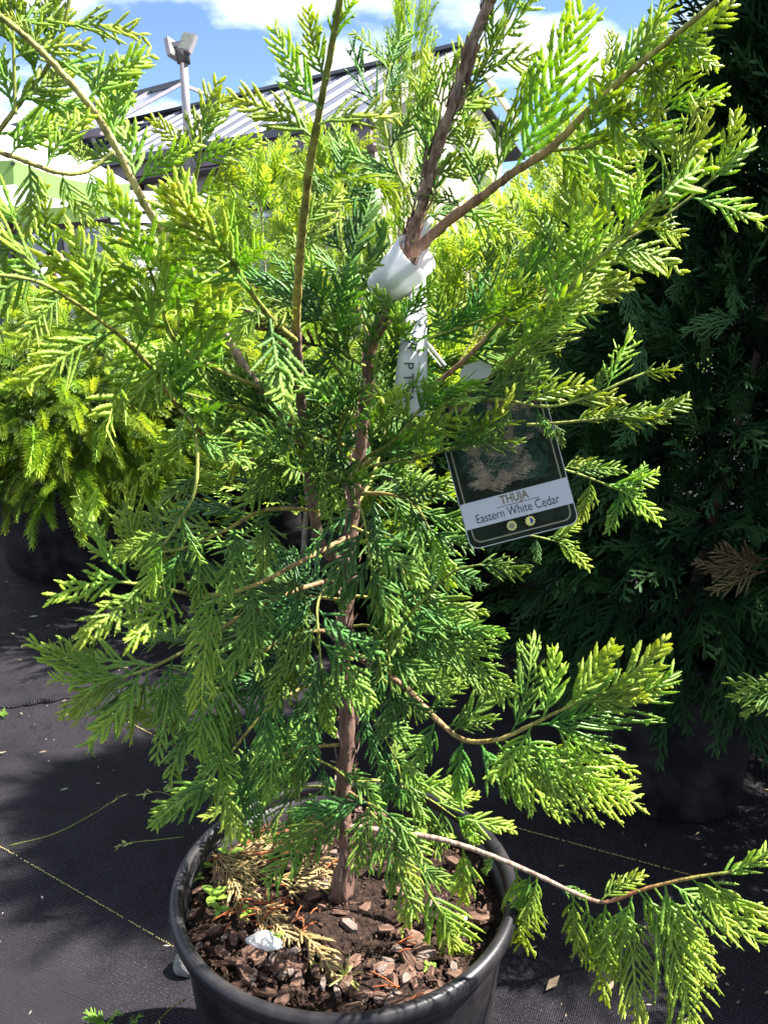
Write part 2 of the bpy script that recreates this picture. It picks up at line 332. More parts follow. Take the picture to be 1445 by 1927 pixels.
# upper sheet of weed fabric with a lifted, wavy edge (its edge is the dark seam on the left)
seam = [PZ(-420, 1352, 0), PZ(-150, 1345, 0), PZ(0, 1335, 0), PZ(60, 1328, 0), PZ(120, 1318, 0), PZ(175, 1298, 0), PZ(240, 1272, 0), PZ(330, 1245, 0), PZ(450, 1225, 0), PZ(620, 1210, 0), PZ(900, 1200, 0)]
sl = smooth_line(seam, 60); fv = []; ff = []
for i, p in enumerate(sl):
    lift = 0.006 + 0.010 * max(0, math.sin(i * 0.35 + 1)) * (1 if i < 34 else 0.3)
    for k, (dyy, zz_) in enumerate([(0, 0.003), (0.0015, lift), (0.05, lift * 0.75 + 0.003), (0.14, 0.007), (0.6, 0.005), (9, 0.005)]):
        fv.append((p.x, p.y + dyy + 0.004 * math.sin(i * 1.7), zz_))
for i in range(len(sl) - 1):
    for k in range(5): ff.append((i * 6 + k, (i + 1) * 6 + k, (i + 1) * 6 + k + 1, i * 6 + k + 1))
fs_ = MB(); fs_.add(fv, ff); tag(fs_.build('ground_cover_sheet', M['fabric'], smooth=True), kind='structure')

def stitches(a, b, name, n, lower=0.004):
    m = MB(); a = Vector(a); b = Vector(b); d = (b - a) / n; u = d.normalized()
    for i in range(n):
        c = a + d * (i + 0.3) + Vector((rng.uniform(-1, 1), rng.uniform(-1, 1), 0)) * 0.0006
        if rng.random() < 0.12: continue
        m.bar(c + Vector((0, 0, lower)), c + u * d.length * rng.uniform(0.35, 0.6) + Vector((0, 0, lower)), 0.0016, 0.0012)
    o = m.build(name, M['stitch'], ground); o['kind'] = 'stuff'
stitches(PZ(-60, 1560, 0), PZ(345, 1795, 0), 'stitch_line', 115)
stitches(PZ(200, 1338, 0.0), PZ(420, 1455, 0), 'stitch_line', 80)
stitches(PZ(950, 1555, 0), PZ(1300, 1650, 0), 'stitch_line', 90)

# fine litter on the fabric
def litter(n, reg, m, name, lmin, lmax):
    mb = MB()
    for i in range(n):
        px = rng.uniform(reg[0], reg[2]); py = reg[1] + (reg[3] - reg[1]) * rng.random()
        c = PZ(px, py, 0.0075); a = rng.uniform(0, 6.28); l = rng.uniform(lmin, lmax) * (0.4 + rng.random() ** 3 * 1.6); wd = l * rng.uniform(0.12, 0.4)
        u = Vector((math.cos(a), math.sin(a), rng.uniform(-.1, .25))); v = Vector((-math.sin(a), math.cos(a), rng.uniform(-.1, .3)))
        q = [c - u * l, c + v * wd, c + u * l, c - v * wd]; h = Vector((0, 0, 0.0015))
        mb.add([*q, *[x + h for x in q]], [(0, 1, 2, 3), (7, 6, 5, 4), (0, 4, 5, 1), (1, 5, 6, 2), (2, 6, 7, 3), (3, 7, 4, 0)])
    tag(mb.build(name, m, ground), kind='stuff')
litter(50, (-50, 1070, 520, 1927), M['litter2'], 'pale_litter', 0.0015, 0.006)
litter(120, (0, 1080, 640, 1520), M['litter'], 'brown_litter', 0.003, 0.010)
litter(60, (380, 890, 640, 1060), M['litter'], 'brown_litter', 0.010, 0.03)
litter(60, (980, 1480, 1500, 1927), M['litter'], 'brown_litter', 0.003, 0.010)

# ================================================================== foliage sprays
def cords(rg, L, npair, ang, sub, droop, bend, wid, spread=0.34, flat=0.004, subl=.42):
    """flat cedar spray along +X: list of (points, width, tip0, tip1)"""
    out = []
    def axis(p0, th, length, curl, n):
        pts = [Vector(p0)]; t = th
        for i in range(n):
            t += curl / n; pts.append(pts[-1] + Vector((math.cos(t), math.sin(t), 0)) * (length / n))
        return pts, t
    main, _ = axis((0, 0, 0), 0, L, bend, 14)
    def at(f):
        x = f * 14; k = min(int(x), 13); return main[k].lerp(main[k + 1], x - k), math.atan2(*(main[k + 1] - main[k]).yx)
    out.append((main, wid * 0.95, 0.15, 0.95))
    for i in range(npair * 2):
        f = 0.10 + 0.86 * (i + rg.uniform(-.25, .25)) / (npair * 2); f = min(max(f, 0.04), 0.97)
        sd = 1 if i % 2 else -1; p, th = at(f)
        prof = (0.55 + 0.45 * min(1, f / 0.22)) * (1 - f) ** 0.72 + 0.07
        l = L * spread * prof * rg.uniform(0.72, 1.18)
        l *= rg.choice((1, 1, 1, 1.12, .85, .6)) if rg.random() < .6 else 1
        a = th + sd * (R(ang) * rg.uniform(0.82, 1.15))
        sp, _ = axis(p, a, l, -sd * rg.uniform(0.15, 0.55), 6)
        zoff = rg.uniform(-1, 1) * flat * 3.2
        sp = [q + Vector((0, 0, zoff * (j / 6) ** 1.3)) for j, q in enumerate(sp)]
        out.append((sp, wid, 0.05 + 0.45 * f, 0.45 + 0.5 * f))
        if l > wid * 5:
            ns = max(2, int(l / (wid * 2.3)))
            for j in range(1, ns):
                if rg.random() > sub: continue
                ff_ = j / ns + rg.uniform(-.06, .06); kk = min(int(ff_ * 6), 5)
                q = sp[kk].lerp(sp[kk + 1], ff_ * 6 - kk); th2 = math.atan2(*(sp[kk + 1] - sp[kk]).yx)
                s2 = 1 if (j + (sd > 0)) % 2 else -1
                l2 = l * subl * (1 - ff_) ** 0.6 * rg.uniform(0.6, 1.2) * (1.15 if s2 == -sd else 0.85)
                l2 = max(l2, wid * 1.5)
                s2p, _ = axis(q, th2 + s2 * R(ang) * rg.uniform(0.75, 1.05), l2, -s2 * rg.uniform(0, .4), 3)
                s2p = [x + Vector((0, 0, rg.uniform(-1, 1) * flat * (m_ / 3))) for m_, x in enumerate(s2p)]
                out.append((s2p, wid * 0.88, 0.1 + 0.5 * f, 0.5 + 0.5 * f))
    res = []
    for pts, w_, a, b in out:
        res.append(([Vector((q.x, q.y, q.z - droop * L * (q.x / L) ** 2 - 0.25 * droop * abs(q.y) * 1.2)) for q in pts], w_, a, b))
    return res

def spray_full(rg, L, npair, ang, sub, droop, bend, wid=0.0046, spread=0.38, subl=.42):
    V = []; Q = []; A = []
    for pts, w_, a, b in cords(rg, L, npair, ang, sub, droop, bend, wid, spread, subl=subl):
        ln = sum((pts[i + 1] - pts[i]).length for i in range(len(pts) - 1))
        per = max(2, int(round(ln / (w_ * 0.92)))); ns = per * 2; base = len(V); k = len(pts) - 1
        for i in range(ns + 1):
            f = min(1, (i // 2 + (0.68 if i % 2 else 0.0)) / per); x = f * k; j = min(int(x), k - 1); p = pts[j].lerp(pts[j + 1], x - j); t = (pts[j + 1] - pts[j]).normalized()
            s = Vector((0, 0, 1)).cross(t).normalized(); n = t.cross(s)
            ww = w_ * (0.66 + 0.34 * min(1, f * 4)) * (1.10 if i % 2 else 0.76)
            if f > 0.72: ww *= max(0.10, 1 - ((f - 0.72) / 0.28) ** 1.6)
            h = ww * 0.09 + w_ * 0.025 + (0.05 * w_ if i % 2 else 0)
            V += [p + s * ww / 2, p + n * h, p - s * ww / 2, p - n * h]; A += [a + (b - a) * f + (0.10 if i % 2 else -0.06)] * 4  # scale notches toned darker than scale ends: slight crevice shade in the colour
        for i in range(ns):
            o = base + i * 4
            for c in range(4): Q.append((o + c, o + (c + 1) % 4, o + 4 + (c + 1) % 4, o + 4 + c))
    return np.array([tuple(v) for v in V]), np.array(Q), np.array(A)

def spray_lite(rg, L, npair, ang, sub, droop, bend, wid=0.0048, spread=0.36, seg=3):
    V = []; Q = []; A = []
    for pts, w_, a, b in cords(rg, L, npair, ang, sub, droop, bend, wid, spread):
        k = len(pts) - 1; ns = seg if k > 3 else 2; base = len(V)
        if k > 8: ns = 6
        for i in range(ns + 1):
            f = i / ns; x = f * k; j = min(int(x), k - 1); p = pts[j].lerp(pts[j + 1], x - j); t = (pts[j + 1] - pts[j]).normalized()
            s = Vector((0, 0, 1)).cross(t).normalized()
            ww = w_ * (0.8, 1.0, 0.95, 0.9, .9, .8, .3)[i] if k > 8 else w_ * (0.75 if i == 0 else (0.35 if i == ns else 1.0))
            V += [p + s * ww / 2, p + Vector((0, 0, ww * 0.25)), p - s * ww / 2]; A += [a + (b - a) * f] * 3
        for i in range(ns):
            o = base + i * 3
            for c in range(2): Q.append((o + c, o + c + 1, o + 3 + c + 1, o + 3 + c))
    return np.array([tuple(v) for v in V]), np.array(Q), np.array(A)

SPR = []      # full-detail spray meshes of several lengths: (length, mesh)
rs = random.Random(11)
for L_, npair, sub, spread, subl in ((0.065, 9, 0.55, .48, .36), (0.065, 10, 0.4, .44, .3), (0.10, 12, 0.75, .48, .34), (0.10, 10, 0.95, .42, .46), (0.10, 13, 0.55, .52, .28), (0.145, 17, 0.75, .46, .30), (0.145, 15, 0.9, .44, .36), (0.145, 11, 0.98, .44, .5), (0.145, 17, 0.5, .50, .24), (0.20, 20, 0.8, .43, .30), (0.20, 17, 0.92, .42, .38), (0.20, 21, 0.6, .46, .24)):
    for kk in range(2):
        V, Q, A = spray_full(rs, L_, npair, rs.uniform(38, 47), sub, rs.uniform(0.0, 0.32), rs.uniform(-0.6, 0.6), rs.uniform(.0029, .0034), spread, subl)
        SPR.append((L_, np_mesh('spray', V, Q, {'tip': A}, M['leaf'])))
LITE = [spray_lite(rs, rs.choice((0.12, 0.15, 0.18)), rs.choice((7, 8, 9)), rs.uniform(36, 48), 0.6, rs.uniform(0.05, 0.3), rs.uniform(-.3, .3)) for _ in range(10)]

def frame(p, d, n, s):
    x = Vector(d).normalized(); n = Vector(n); z = (n - x * n.dot(x))
    if z.length < 1e-4: z = x.orthogonal()
    z.normalize(); y = z.cross(x)
    m = Matrix.Identity(4)
    for i in range(3): m[i][0] = x[i] * s; m[i][1] = y[i] * s; m[i][2] = z[i] * s; m[i][3] = p[i]
    return m

def crown_mesh(name, items, material):
    """join placed light sprays into one crown; items: (matrix, lite index, var)"""
    Vs = []; Qs = []; As = []; Rs = []; b = 0
    for mt, li, var in items:
        V, Q, A = LITE[li]; a = np.array(mt)
        Vs.append(V @ a[:3, :3].T + a[:3, 3]); Qs.append(Q + b); As.append(A); Rs.append(np.full(len(V), var)); b += len(V)
    return np_mesh(name, np.concatenate(Vs), np.concatenate(Qs), {'tip': np.concatenate(As), 'var': np.concatenate(Rs)}, material)

# ================================================================== pots
def pot(label, loc, group=None, r=0.21, h=0.38, smark=True):
    root = empty('nursery_pot', loc); tag(root, label, 'plant pot', group); k = r / 0.21; z = h / 0.38
    b = MB(); b.lathe([(0.150 * k, 0.0), (0.166 * k, 0.0), (0.170 * k, 0.006 * z), (0.178 * k, 0.10 * z), (0.189 * k, 0.22 * z), (0.1975 * k, 0.318 * z), (0.1995 * k, 0.325 * z), (0.2015 * k, 0.362 * z), (0.1975 * k, 0.362 * z), (0.1945 * k, 0.318 * z), (0.168 * k, 0.02 * z), (0.02, 0.02 * z)], 96)
    b.v = [(x + loc[0], y + loc[1], zz2 + loc[2]) for x, y, zz2 in b.v]
    b.build('pot_wall', M['pot'], root, loc, True)
    m = MB(); pr = [(0.1965 * k + 0.0085 * k * (1 - math.cos(t)) * 0.95 + 0.001, h - 0.0085 + 0.0085 * math.sin(t)) for t in [math.pi * j / 9 for j in range(10)]]
    m.lathe([(0.1975 * k, h - 0.020)] + pr + [(0.2128 * k, h - 0.018), (0.2105 * k, h - 0.022), (0.2022 * k, h - 0.023)], 128)
    m.v = [(x + loc[0], y + loc[1], zz2 + loc[2]) for x, y, zz2 in m.v]
    m.build('rim', M['pot'], root, loc, True)
    return root
POT = Vector((-0.048, 0.868, 0)); SOILZ = 0.335
pot('black plastic nursery pot holding the tagged cedar in the foreground', POT)

# ================================================================== greenhouse shop building
AZ = R(50)
dl = Vector((-math.sin(AZ), math.cos(AZ), 0)); dg = Vector((math.cos(AZ), math.sin(AZ), 0))   # along the ridge, along the gable
EZ = 3.25
Cn = PZ(692, 214, EZ)                                     # near eave corner
apex = PP(878, 88, Cn, dl)                                # ridge end over the gable
rw = (apex - Cn).dot(dg); rh = apex.z - EZ
LEN = 22.0
bld = empty('shop_building', (Cn.x, Cn.y, 0)); BO = (Cn.x, Cn.y, 0)
tag(bld, 'long cream garden shop with striped sheet roof and raised skylight', 'building')
OV = 0.55                                                   # eave overhang
def q(mb, pts, th=None):
    mb.add(pts, [tuple(range(len(pts)))]); return mb
def slab(mb, pts, off):
    n = len(pts); off = Vector(off); mb.add([*pts, *[Vector(p) + off for p in pts]], [tuple(range(n)), tuple(range(2 * n - 1, n - 1, -1))] + [(i, n + i, n + (i + 1) % n, (i + 1) % n) for i in range(n)])
    return mb
Z0 = Vector((0, 0, 1))
w0 = Cn + dg * OV; w0.z = 0
far = Cn + dg * (2 * rw - OV); far.z = 0
slope = (apex - Cn).normalized(); rn = dl.cross(slope); rn = rn if rn.z > 0 else -rn
# gable wall
gt = lambda u: EZ + rh * (u / rw) - 0.12
gw = [w0, far, far + Z0 * gt(OV), Vector((apex.x, apex.y, gt(rw))), w0 + Z0 * gt(OV)]
slab(MB(), [p + dl * 0.35 for p in gw], dl * 0.2).build('gable_wall', M['cream'], bld, BO)
# long wall facing the camera
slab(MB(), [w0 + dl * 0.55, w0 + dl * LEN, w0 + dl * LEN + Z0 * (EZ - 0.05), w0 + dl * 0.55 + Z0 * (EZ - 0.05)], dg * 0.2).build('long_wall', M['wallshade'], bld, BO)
# wall trims, posts and windows
for i in range(9):
    p = w0 + dl * (0.9 + i * 2.4) - dg * 0.03
    MB().bar(p, p + Z0 * (EZ - 0.3), 0.09, 0.09, dl).build('wall_post', M['brown'], bld, BO)
for zz_ in (1.15, 2.35):
    p = w0 + Z0 * zz_ - dg * 0.035
    MB().bar(p + dl * 0.6, p + dl * LEN, 0.06, 0.09).build('wall_rail', M['brown'], bld, BO)
for i in range(8):
    p = w0 + dl * (1.5 + i * 2.4) - dg * 0.02 + Z0 * 1.75
    o = MB().bar(p, p + dl * 1.2, 0.03, 0.9).build('window', M['glass'], bld, BO)
    f = MB(); f.bar(p - Z0 * 0.47 - dg * 0.02, p + dl * 1.2 - Z0 * 0.47 - dg * 0.02, 0.06, 0.05).bar(p + Z0 * 0.47 - dg * 0.02, p + dl * 1.2 + Z0 * 0.47 - dg * 0.02, 0.06, 0.05)
    f.build('frame', M['white'], o, BO)
# dark slab on the wall further left, coloured as the shade inside a shop front
p = w0 + dl * 8.5 - dg * 0.028
slab(MB(), [p, p + dl * 5, p + dl * 5 + Z0 * 2.3, p + Z0 * 2.3], dg * 0.02).build('shop_front_dark_slab', M['darkmetal'], bld, BO)
# fascia and gutter under the eave
f0 = Cn - Z0 * 0.05
slab(MB(), [f0 - Z0 * 0.26 + dg * 0.05, f0 - Z0 * 0.26 + dl * LEN + dg * 0.05, f0 - Z0 * 0.04 + dl * LEN + dg * 0.05, f0 - Z0 * 0.04 + dg * 0.05], dg * 0.05).build('fascia', M['fascia'], bld, BO)
slab(MB(), [f0 - Z0 * 0.30 + dg * 0.10, f0 - Z0 * 0.30 + dl * LEN + dg * 0.10, f0 - Z0 * 0.30 + dl * LEN + dg * OV, f0 - Z0 * 0.30 + dg * OV], Z0 * 0.03).build('soffit', M['fascia'], bld, BO)
MB().bar(f0 - dg * 0.02, f0 - dg * 0.02 + dl * LEN, 0.10, 0.10).build('gutter', M['gutter'], bld, BO)
# roof: separate sheets running from eave to ridge, alternately white and grey
base_r = slab(MB(), [Cn - rn * 0.05, Cn - rn * 0.05 + dl * LEN, apex - rn * 0.05 + dl * LEN, apex - rn * 0.05], rn * 0.02).build('roof_deck', M['roofb'], bld, BO)
sw = 0.34; x = 0.0; i = 0; shm = {}
def sheet_mesh(wd, m, nm):
    v = []; n = 6
    for j in range(n + 1):
        u = j / n * wd; hgt = 0.012 + 0.014 * (1 if j % 2 else 0)
        v += [dl * u + rn * hgt, dl * u + rn * hgt + slope * (apex - Cn).length]
    mb = MB(); mb.add(v, [(2 * j, 2 * j + 2, 2 * j + 3, 2 * j + 1) for j in range(n)]); return mb.mesh(nm, m, False)
shm = [sheet_mesh(0.20, M['roofw'], 'roof_sheet'), sheet_mesh(0.30, M['roofb'], 'roof_sheet')]
while x < LEN - 0.6:
    wd = 0.20 if i % 2 == 0 else 0.30
    o = bpy.data.objects.new('roof_sheet', shm[i % 2]); link(o, bld, T(Cn + dl * x - rn * 0.02 + rn * (0.012 if i % 2 == 0 else 0.0)))
    x += wd; i += 1
# far roof slope, ridge cap, rake boards
back = Cn + dg * 2 * rw
slab(MB(), [apex + dl * 0.25, apex + dl * LEN, back + dl * LEN, back + dl * 0.25], rn * -0.04).build('roof_back', M['roofb'], bld, BO)
MB().bar(apex + Z0 * 0.03, apex + Z0 * 0.03 + dl * LEN, 0.22, 0.05).build('ridge_cap', M['gutter'], bld, BO)
MB().bar(Cn - dl * 0.03 - rn * 0.06, apex - dl * 0.03 - rn * 0.06, 0.05, 0.10, Z0).build('rake_board', M['cream'], bld, BO)
MB().bar(apex - dl * 0.03 - rn * 0.06, back - dl * 0.03 - rn * 0.06, 0.05, 0.10, Z0).build('rake_board', M['cream'], bld, BO)
# raised skylight flap with rafters near the ridge
t1 = PP(346, 160, apex + dg * 0.05 + Z0 * 0.0, dg); b1 = PP(372, 205, Cn + rn * 0.35, rn)
b1 = b1 - dl * ((b1 - t1).dot(dl))
SL = 13.0
slab(MB(), [t1, t1 + dl * SL, b1 + dl * SL, b1], rn * 0.02).build('skylight_glass', M['glass'], bld, BO)
for i in range(14):
    a = t1 + dl * (i * 1.0) + rn * 0.04; b = b1 + dl * (i * 1.0) + rn * 0.04
    MB().bar(a, b, 0.05, 0.05).build('skylight_bar', M['steel'], bld, BO)
MB().bar(t1 + rn * 0.05, t1 + dl * SL + rn * 0.05, 0.08, 0.10).build('skylight_rail', M['gutter'], bld, BO)
MB().bar(b1 - rn * 0.02, b1 + dl * SL - rn * 0.02, 0.10, 0.12).build('skylight_rail', M['fascia'], bld, BO)
for i in range(5):
    a = b1 + dl * (0.4 + i * 3.0); MB().bar(a, a - rn * 0.33, 0.06, 0.06, dl).build('skylight_strut', M['steel'], bld, BO)
MB().bar(t1, PP(420, 190, t1, dl), 0.06, 0.06).build('skylight_bar', M['steel'], bld, BO)

# ================================================================== floodlight pole
pb = P(362, 400, 8.2); pb.z = 0; tp = P(350, 92, 8.2).z
pole = empty('light_pole', pb); tag(pole, 'tall grey pole with two square floodlights in front of the shop roof', 'light pole')
MB().tube([pb, pb + Z0 * (tp * 0.66), pb + Z0 * (tp * 0.66) + Z0 * .01], [0.055, 0.052, 0.052], 12).build('mast_lower', M['steel'], pole, pb, True)
MB().tube([pb + Z0 * (tp * 0.66), pb + Z0 * tp], [0.040, 0.036], 12).build('mast_upper', M['steel'], pole, pb, True)
top = pb + Z0 * tp
MB().bar(top + Vector((-0.10, 0, 0.03)), top + Vector((0.06, 0, 0.05)), 0.04, 0.04).build('cross_arm', M['steel'], pole, pb)
for cx, cz, hw, yaw, roll in ((-0.10, 0.0, 0.055, 55, 14), (0.045, 0.045, 0.105, -18, 13)):
    rot = Matrix.Rotation(R(yaw), 3, 'Z') @ Matrix.Rotation(R(roll), 3, 'Y') @ Matrix.Rotation(R(-25), 3, 'X')
    c = top + Vector((cx, 0, cz)); o = MB().box(c, (max(hw, .085) * .62, 0.025, 0.088), rot).build('floodlight', M['steel'], pole, pb)
    MB().box(c + rot @ Vector((0, -0.027, 0)), (max(hw, .085) * 0.54, 0.003, 0.076), rot).build('lens', M['lamp_glass'], o, pb)
MB().tube([top - Z0 * 0.12, top - Z0 * 0.02], [0.06, 0.06], 12).build('collar', M['darkmetal'], pole, pb, True)

# ================================================================== green and white parasol, left
uc = P(-160, 330, 6.0); ur = 1.45
um = empty('parasol', (uc.x, uc.y, 0)); UO = (uc.x, uc.y, 0); tag(um, 'white topped parasol with green valance beside the shop wall', 'parasol')
zr = P(200, 342, 6.0).z; NS = 8
crown_v = uc.copy(); crown_v.z = zr + 0.50
rimp = [Vector((uc.x + ur * math.cos(2 * math.pi * (k + 0.08) / NS), uc.y + ur * math.sin(2 * math.pi * (k + 0.08) / NS), zr)) for k in range(NS)]
for k in range(NS):
    a, b = rimp[k], rimp[(k + 1) % NS]; v = []; n = 8
    for i in range(n + 1):
        for j in range(n + 1):
            e = a.lerp(b, j / n); f = i / n; p = crown_v.lerp(e, f)
            p.z += 0.10 * math.sin(math.pi * f) - 0.05 * math.sin(math.pi * j / n) * f
            v.append(p)
    m = MB(); m.add(v, [(i * (n + 1) + j, i * (n + 1) + j + 1, (i + 1) * (n + 1) + j + 1, (i + 1) * (n + 1) + j) for i in range(n) for j in range(n)])
    pn = m.build('canopy_panel', M['umb_top'], um, UO, True)
    v = []
    for j in range(n + 1):
        e = a.lerp(b, j / n); z = -0.05 * math.sin(math.pi * j / n)
        v += [e + Z0 * z, e + Z0 * (z - 0.13) + (e - Vector((uc.x, uc.y, zr))) * -0.015]
    m = MB(); m.add(v, [(2 * j, 2 * j + 2, 2 * j + 3, 2 * j + 1) for j in range(n)]); m.build('valance', M['umb_green'], pn, UO, True)
    MB().tube([crown_v - Z0 * 0.06, a - Z0 * 0.02], 0.012, 6).build('rib', M['darkmetal'], um, UO)
MB().tube([(uc.x, uc.y, 0), crown_v], 0.03, 10).build('pole', M['darkmetal'], um, UO, True)

# ================================================================== table, racks and flowers by the shop
def leg_table(px0, px1, py, Y, label, top_m, goods):
    a = P(px0, py, Y); b = P(px1, py, Y); z = a.z; root = empty('sales_table', ((a.x + b.x) / 2, Y, 0)); O = tuple(root.location); O = ((a.x + b.x) / 2, Y, 0)
    tag(root, label, 'table')
    slab(MB(), [Vector((a.x, Y - .3, z)), Vector((b.x, Y - .3, z)), Vector((b.x, Y + .3, z)), Vector((a.x, Y + .3, z))], Z0 * -0.04).build('table_top', top_m, root, O)
    for sx in (a.x + .05, b.x - .05):
        for sy in (Y - .25, Y + .25): MB().bar((sx, sy, 0), (sx, sy, z - .04), 0.04, 0.04, (1, 0, 0)).build('leg', M['darkmetal'], root, O)
    return z
tz = leg_table(40, 190, 527, 5.6, 'grey sales table with white tubs behind the hedge of cedars', M['tabletop'], None)
for i, px in enumerate((72, 88, 102, 118)):
    c = P(px, 515, 5.6); c.z = tz; lb = ('small white bottle at the left end of the grey sales table', 'white tub next to the bottle on the grey sales table', 'white tub third along the grey sales table', 'white tub at the right end of the row on the sales table')[i]
    m = MB(); rr = 0.018 if i == 0 else 0.04; m.lathe([(0, 0), (rr, 0), (rr, 0.08), (rr * .7, 0.10), (rr * .4, 0.105), (rr * .4, 0.13), (0, 0.13)] if i == 0 else [(0, 0), (rr * .85, 0), (rr, 0.075), (rr * 1.08, 0.075), (rr * 1.08, 0.085), (0, 0.088)], 16, c)
    tag(m.build('tub' if i else 'bottle', M['white'], None, tuple(c), True), lb, 'tub' if i else 'bottle')
# slatted white rack
ra = P(205, 365, 7.4); rb = P(330, 440, 7.4)
rk = empty('slatted_rack', (ra.x, 7.4, 0)); RO = (ra.x, 7.4, 0); tag(rk, 'pale grey slatted display rack under the shop eave', 'rack')
for i in range(9):
    z = ra.z - i * 0.095; MB().bar((ra.x, 7.4, z), (rb.x + .25, 7.4 + .5, z + .02), 0.02, 0.07).build('slat', M['rack'], rk, RO)
for f in (0, 0.5, 1): x_ = ra.x + (rb.x + .25 - ra.x) * f; MB().bar((x_, 7.43 + .5 * f, 0), (x_, 7.43 + .5 * f, ra.z + .05), 0.05, 0.05, (1, 0, 0)).build('upright', M['darkmetal'], rk, RO)
# dark tall posts seen between the plants
for px, lb in ((672, 'mauve square post nearest the cream gable wall'), (98, 'thin dark post beside the sales table'), (690, 'brown narrow post just right of the mauve post')):
    Y = 7.0 if px > 300 else 5.1; b_ = P(px, 500, Y); b_.z = 0; hgt = P(px, 330 if px > 300 else 470, Y).z
    tag(MB().bar(b_, b_ + Z0 * hgt, 0.07 if px == 672 else 0.035, 0.07 if px == 672 else 0.035, (1, 0, 0)).build('post', M['fascia'] if px == 672 else M['brown'], None, tuple(b_)), lb, 'post')
def flower(px, py, Y, r, label):
    c = P(px, py, Y); root = empty('orange_flower', (c.x, c.y, 0)); O = (c.x, c.y, 0); tag(root, label, 'flower', 'orange flowers by the shop')
    MB().tube([(c.x, c.y, 0), (c.x + .02, c.y, c.z * .6), c], 0.006, 5).build('stem', M['trunk_far'], root, O)
    for k in range(9):
        a = k * 2.4; e = rng.uniform(-.3, .9); d = Vector((math.cos(a) * math.cos(e), math.sin(a) * math.cos(e), math.sin(e))); s = d.orthogonal().normalized(); t_ = d.cross(s)
        m = MB(); v = [c, c + d * r * .6 + s * r * .4, c + d * r, c + d * r * .6 - s * r * .4, c + d * r * .55 + t_ * r * .12]; m.add(v, [(0, 1, 4), (1, 2, 4), (2, 3, 4), (3, 0, 4)])
        m.build('petal', M['orange'], root, O)
flower(233, 452, 4.6, 0.045, 'orange flower left of the pale bare cedar branch')
flower(343, 489, 4.6, 0.032, 'small orange flower right of the pale bare cedar branch')
flower(322, 438, 4.8, 0.022, 'smallest orange flower just above the pale bare cedar branch')

# ================================================================== background cedars
def conifer_items(rg, h, r, n, z0=0.18, up=0.5, lift=0.0, pw=0.75, sc=(0.8, 1.25), out=0.75):
    it = []
    for i in range(n):
        f = rg.random() ** 0.9; z = z0 + (h - z0) * f
        rr = r * ((1 - f) ** pw * 0.92 + 0.08) * math.sqrt(rg.uniform(0.12, 1.0)); a = rg.uniform(0, 6.283)
        o = Vector((math.cos(a), math.sin(a), 0)); p = o * rr + Z0 * z
        d = o * out + Z0 * (up + 0.6 * f + rg.uniform(-.35, .35)) + Vector((rg.uniform(-.4, .4), rg.uniform(-.4, .4), 0))
        nrm = Vector((-math.sin(a), math.cos(a), 0)) * rg.uniform(-1.2, 1.2) + Z0 * 0.9 + o * rg.uniform(-.8, .6)
        it.append((frame(p, d, nrm, rg.uniform(*sc)), rg.randrange(len(LITE)), rg.random()))
    return it
rb_ = random.Random(5)
CM = [crown_mesh('crown', conifer_items(rb_, 1.0, 0.34, 380, 0.05), M['leaf_bg']) for _ in range(4)]
def bg_cedar(px, pyt, Y, wid, k, label, potted=True, name='cedar', zb=0.3, material=None, tw=0.012):
    t_ = P(px, pyt, Y); root = empty(name, (t_.x, t_.y, 0)); O = (t_.x, t_.y, 0); tag(root, label, 'conifer', 'cedars in the rows behind')
    h = t_.z - zb
    pts = smooth_line([Vector((t_.x, t_.y, 0.25)), Vector((t_.x + rng.uniform(-.03, .03), t_.y, 0.25 + (t_.z - .25) * .5)), Vector((t_.x + rng.uniform(-.05, .05), t_.y, t_.z - 0.05))], 9)
    MB().tube(pts, [tw * (1 - .8 * i / 8) for i in range(9)], 6).build('trunk', M['trunk_far'], root, O, True)
    o = bpy.data.objects.new('crown', CM[k % 4]); mt = T((t_.x, t_.y, zb)) @ Matrix.Rotation(rng.uniform(0, 6.28), 4, 'Z') @ Matrix.Diagonal((wid, wid, h, 1)); link(o, root, mt)
    if potted: pot('black nursery pot of the ' + label, (t_.x, t_.y, 0), 'pots in the rows behind', 0.17, 0.30)
    return root
SPOTS = [(-40, 545, 4.4, 1.5, 'low golden cedar at the far left of the back row'), (110, 556, 4.0, 1.5, 'low golden cedar between the spruce and the sales table'),
         (270, 480, 4.2, 1.5, 'yellow green cedar behind the bare pale branch'), (385, 400, 3.9, 1.15, 'slim cedar left of the near leader shoot'),
         (500, 318, 3.7, 1.15, 'tall yellow cedar behind the near leader shoot'), (630, 300, 3.2, 1.0, 'tall cedar between the near leader and the brown trunk'),
         (768, 60, 3.0, 0.50, 'tallest thin cedar rising past the roof edge'), (880, 455, 3.2, 1.2, 'bright cedar directly behind the white trunk wrap'),
         (1000, 400, 3.4, 1.0, 'bright cedar behind the right hand main branch'), (1090, 360, 2.9, 0.85, 'cedar between the label card and the dark arborvitae'),
         (1180, 300, 3.8, 0.8, 'thin golden cedar left of the dark arborvitae'), (1240, 330, 3.3, 0.9, 'golden cedar touching the left side of the dark arborvitae'), (930, 390, 4.6, 1.1, 'far pale cedar left of the right hand main branch'), (1060, 250, 4.8, 1.1, 'far pale cedar under the right hand main branch'), (560, 620, 2.5, 0.9, 'short cedar hidden behind the main stem'), (800, 620, 2.5, 0.9, 'short cedar behind the long white tag'), (330, 600, 3.1, 1.0, 'low cedar right behind the golden spruce')]
for i, (px, py, Y, wd, lb) in enumerate(SPOTS): bg_cedar(px, py, Y, wd, i, lb)
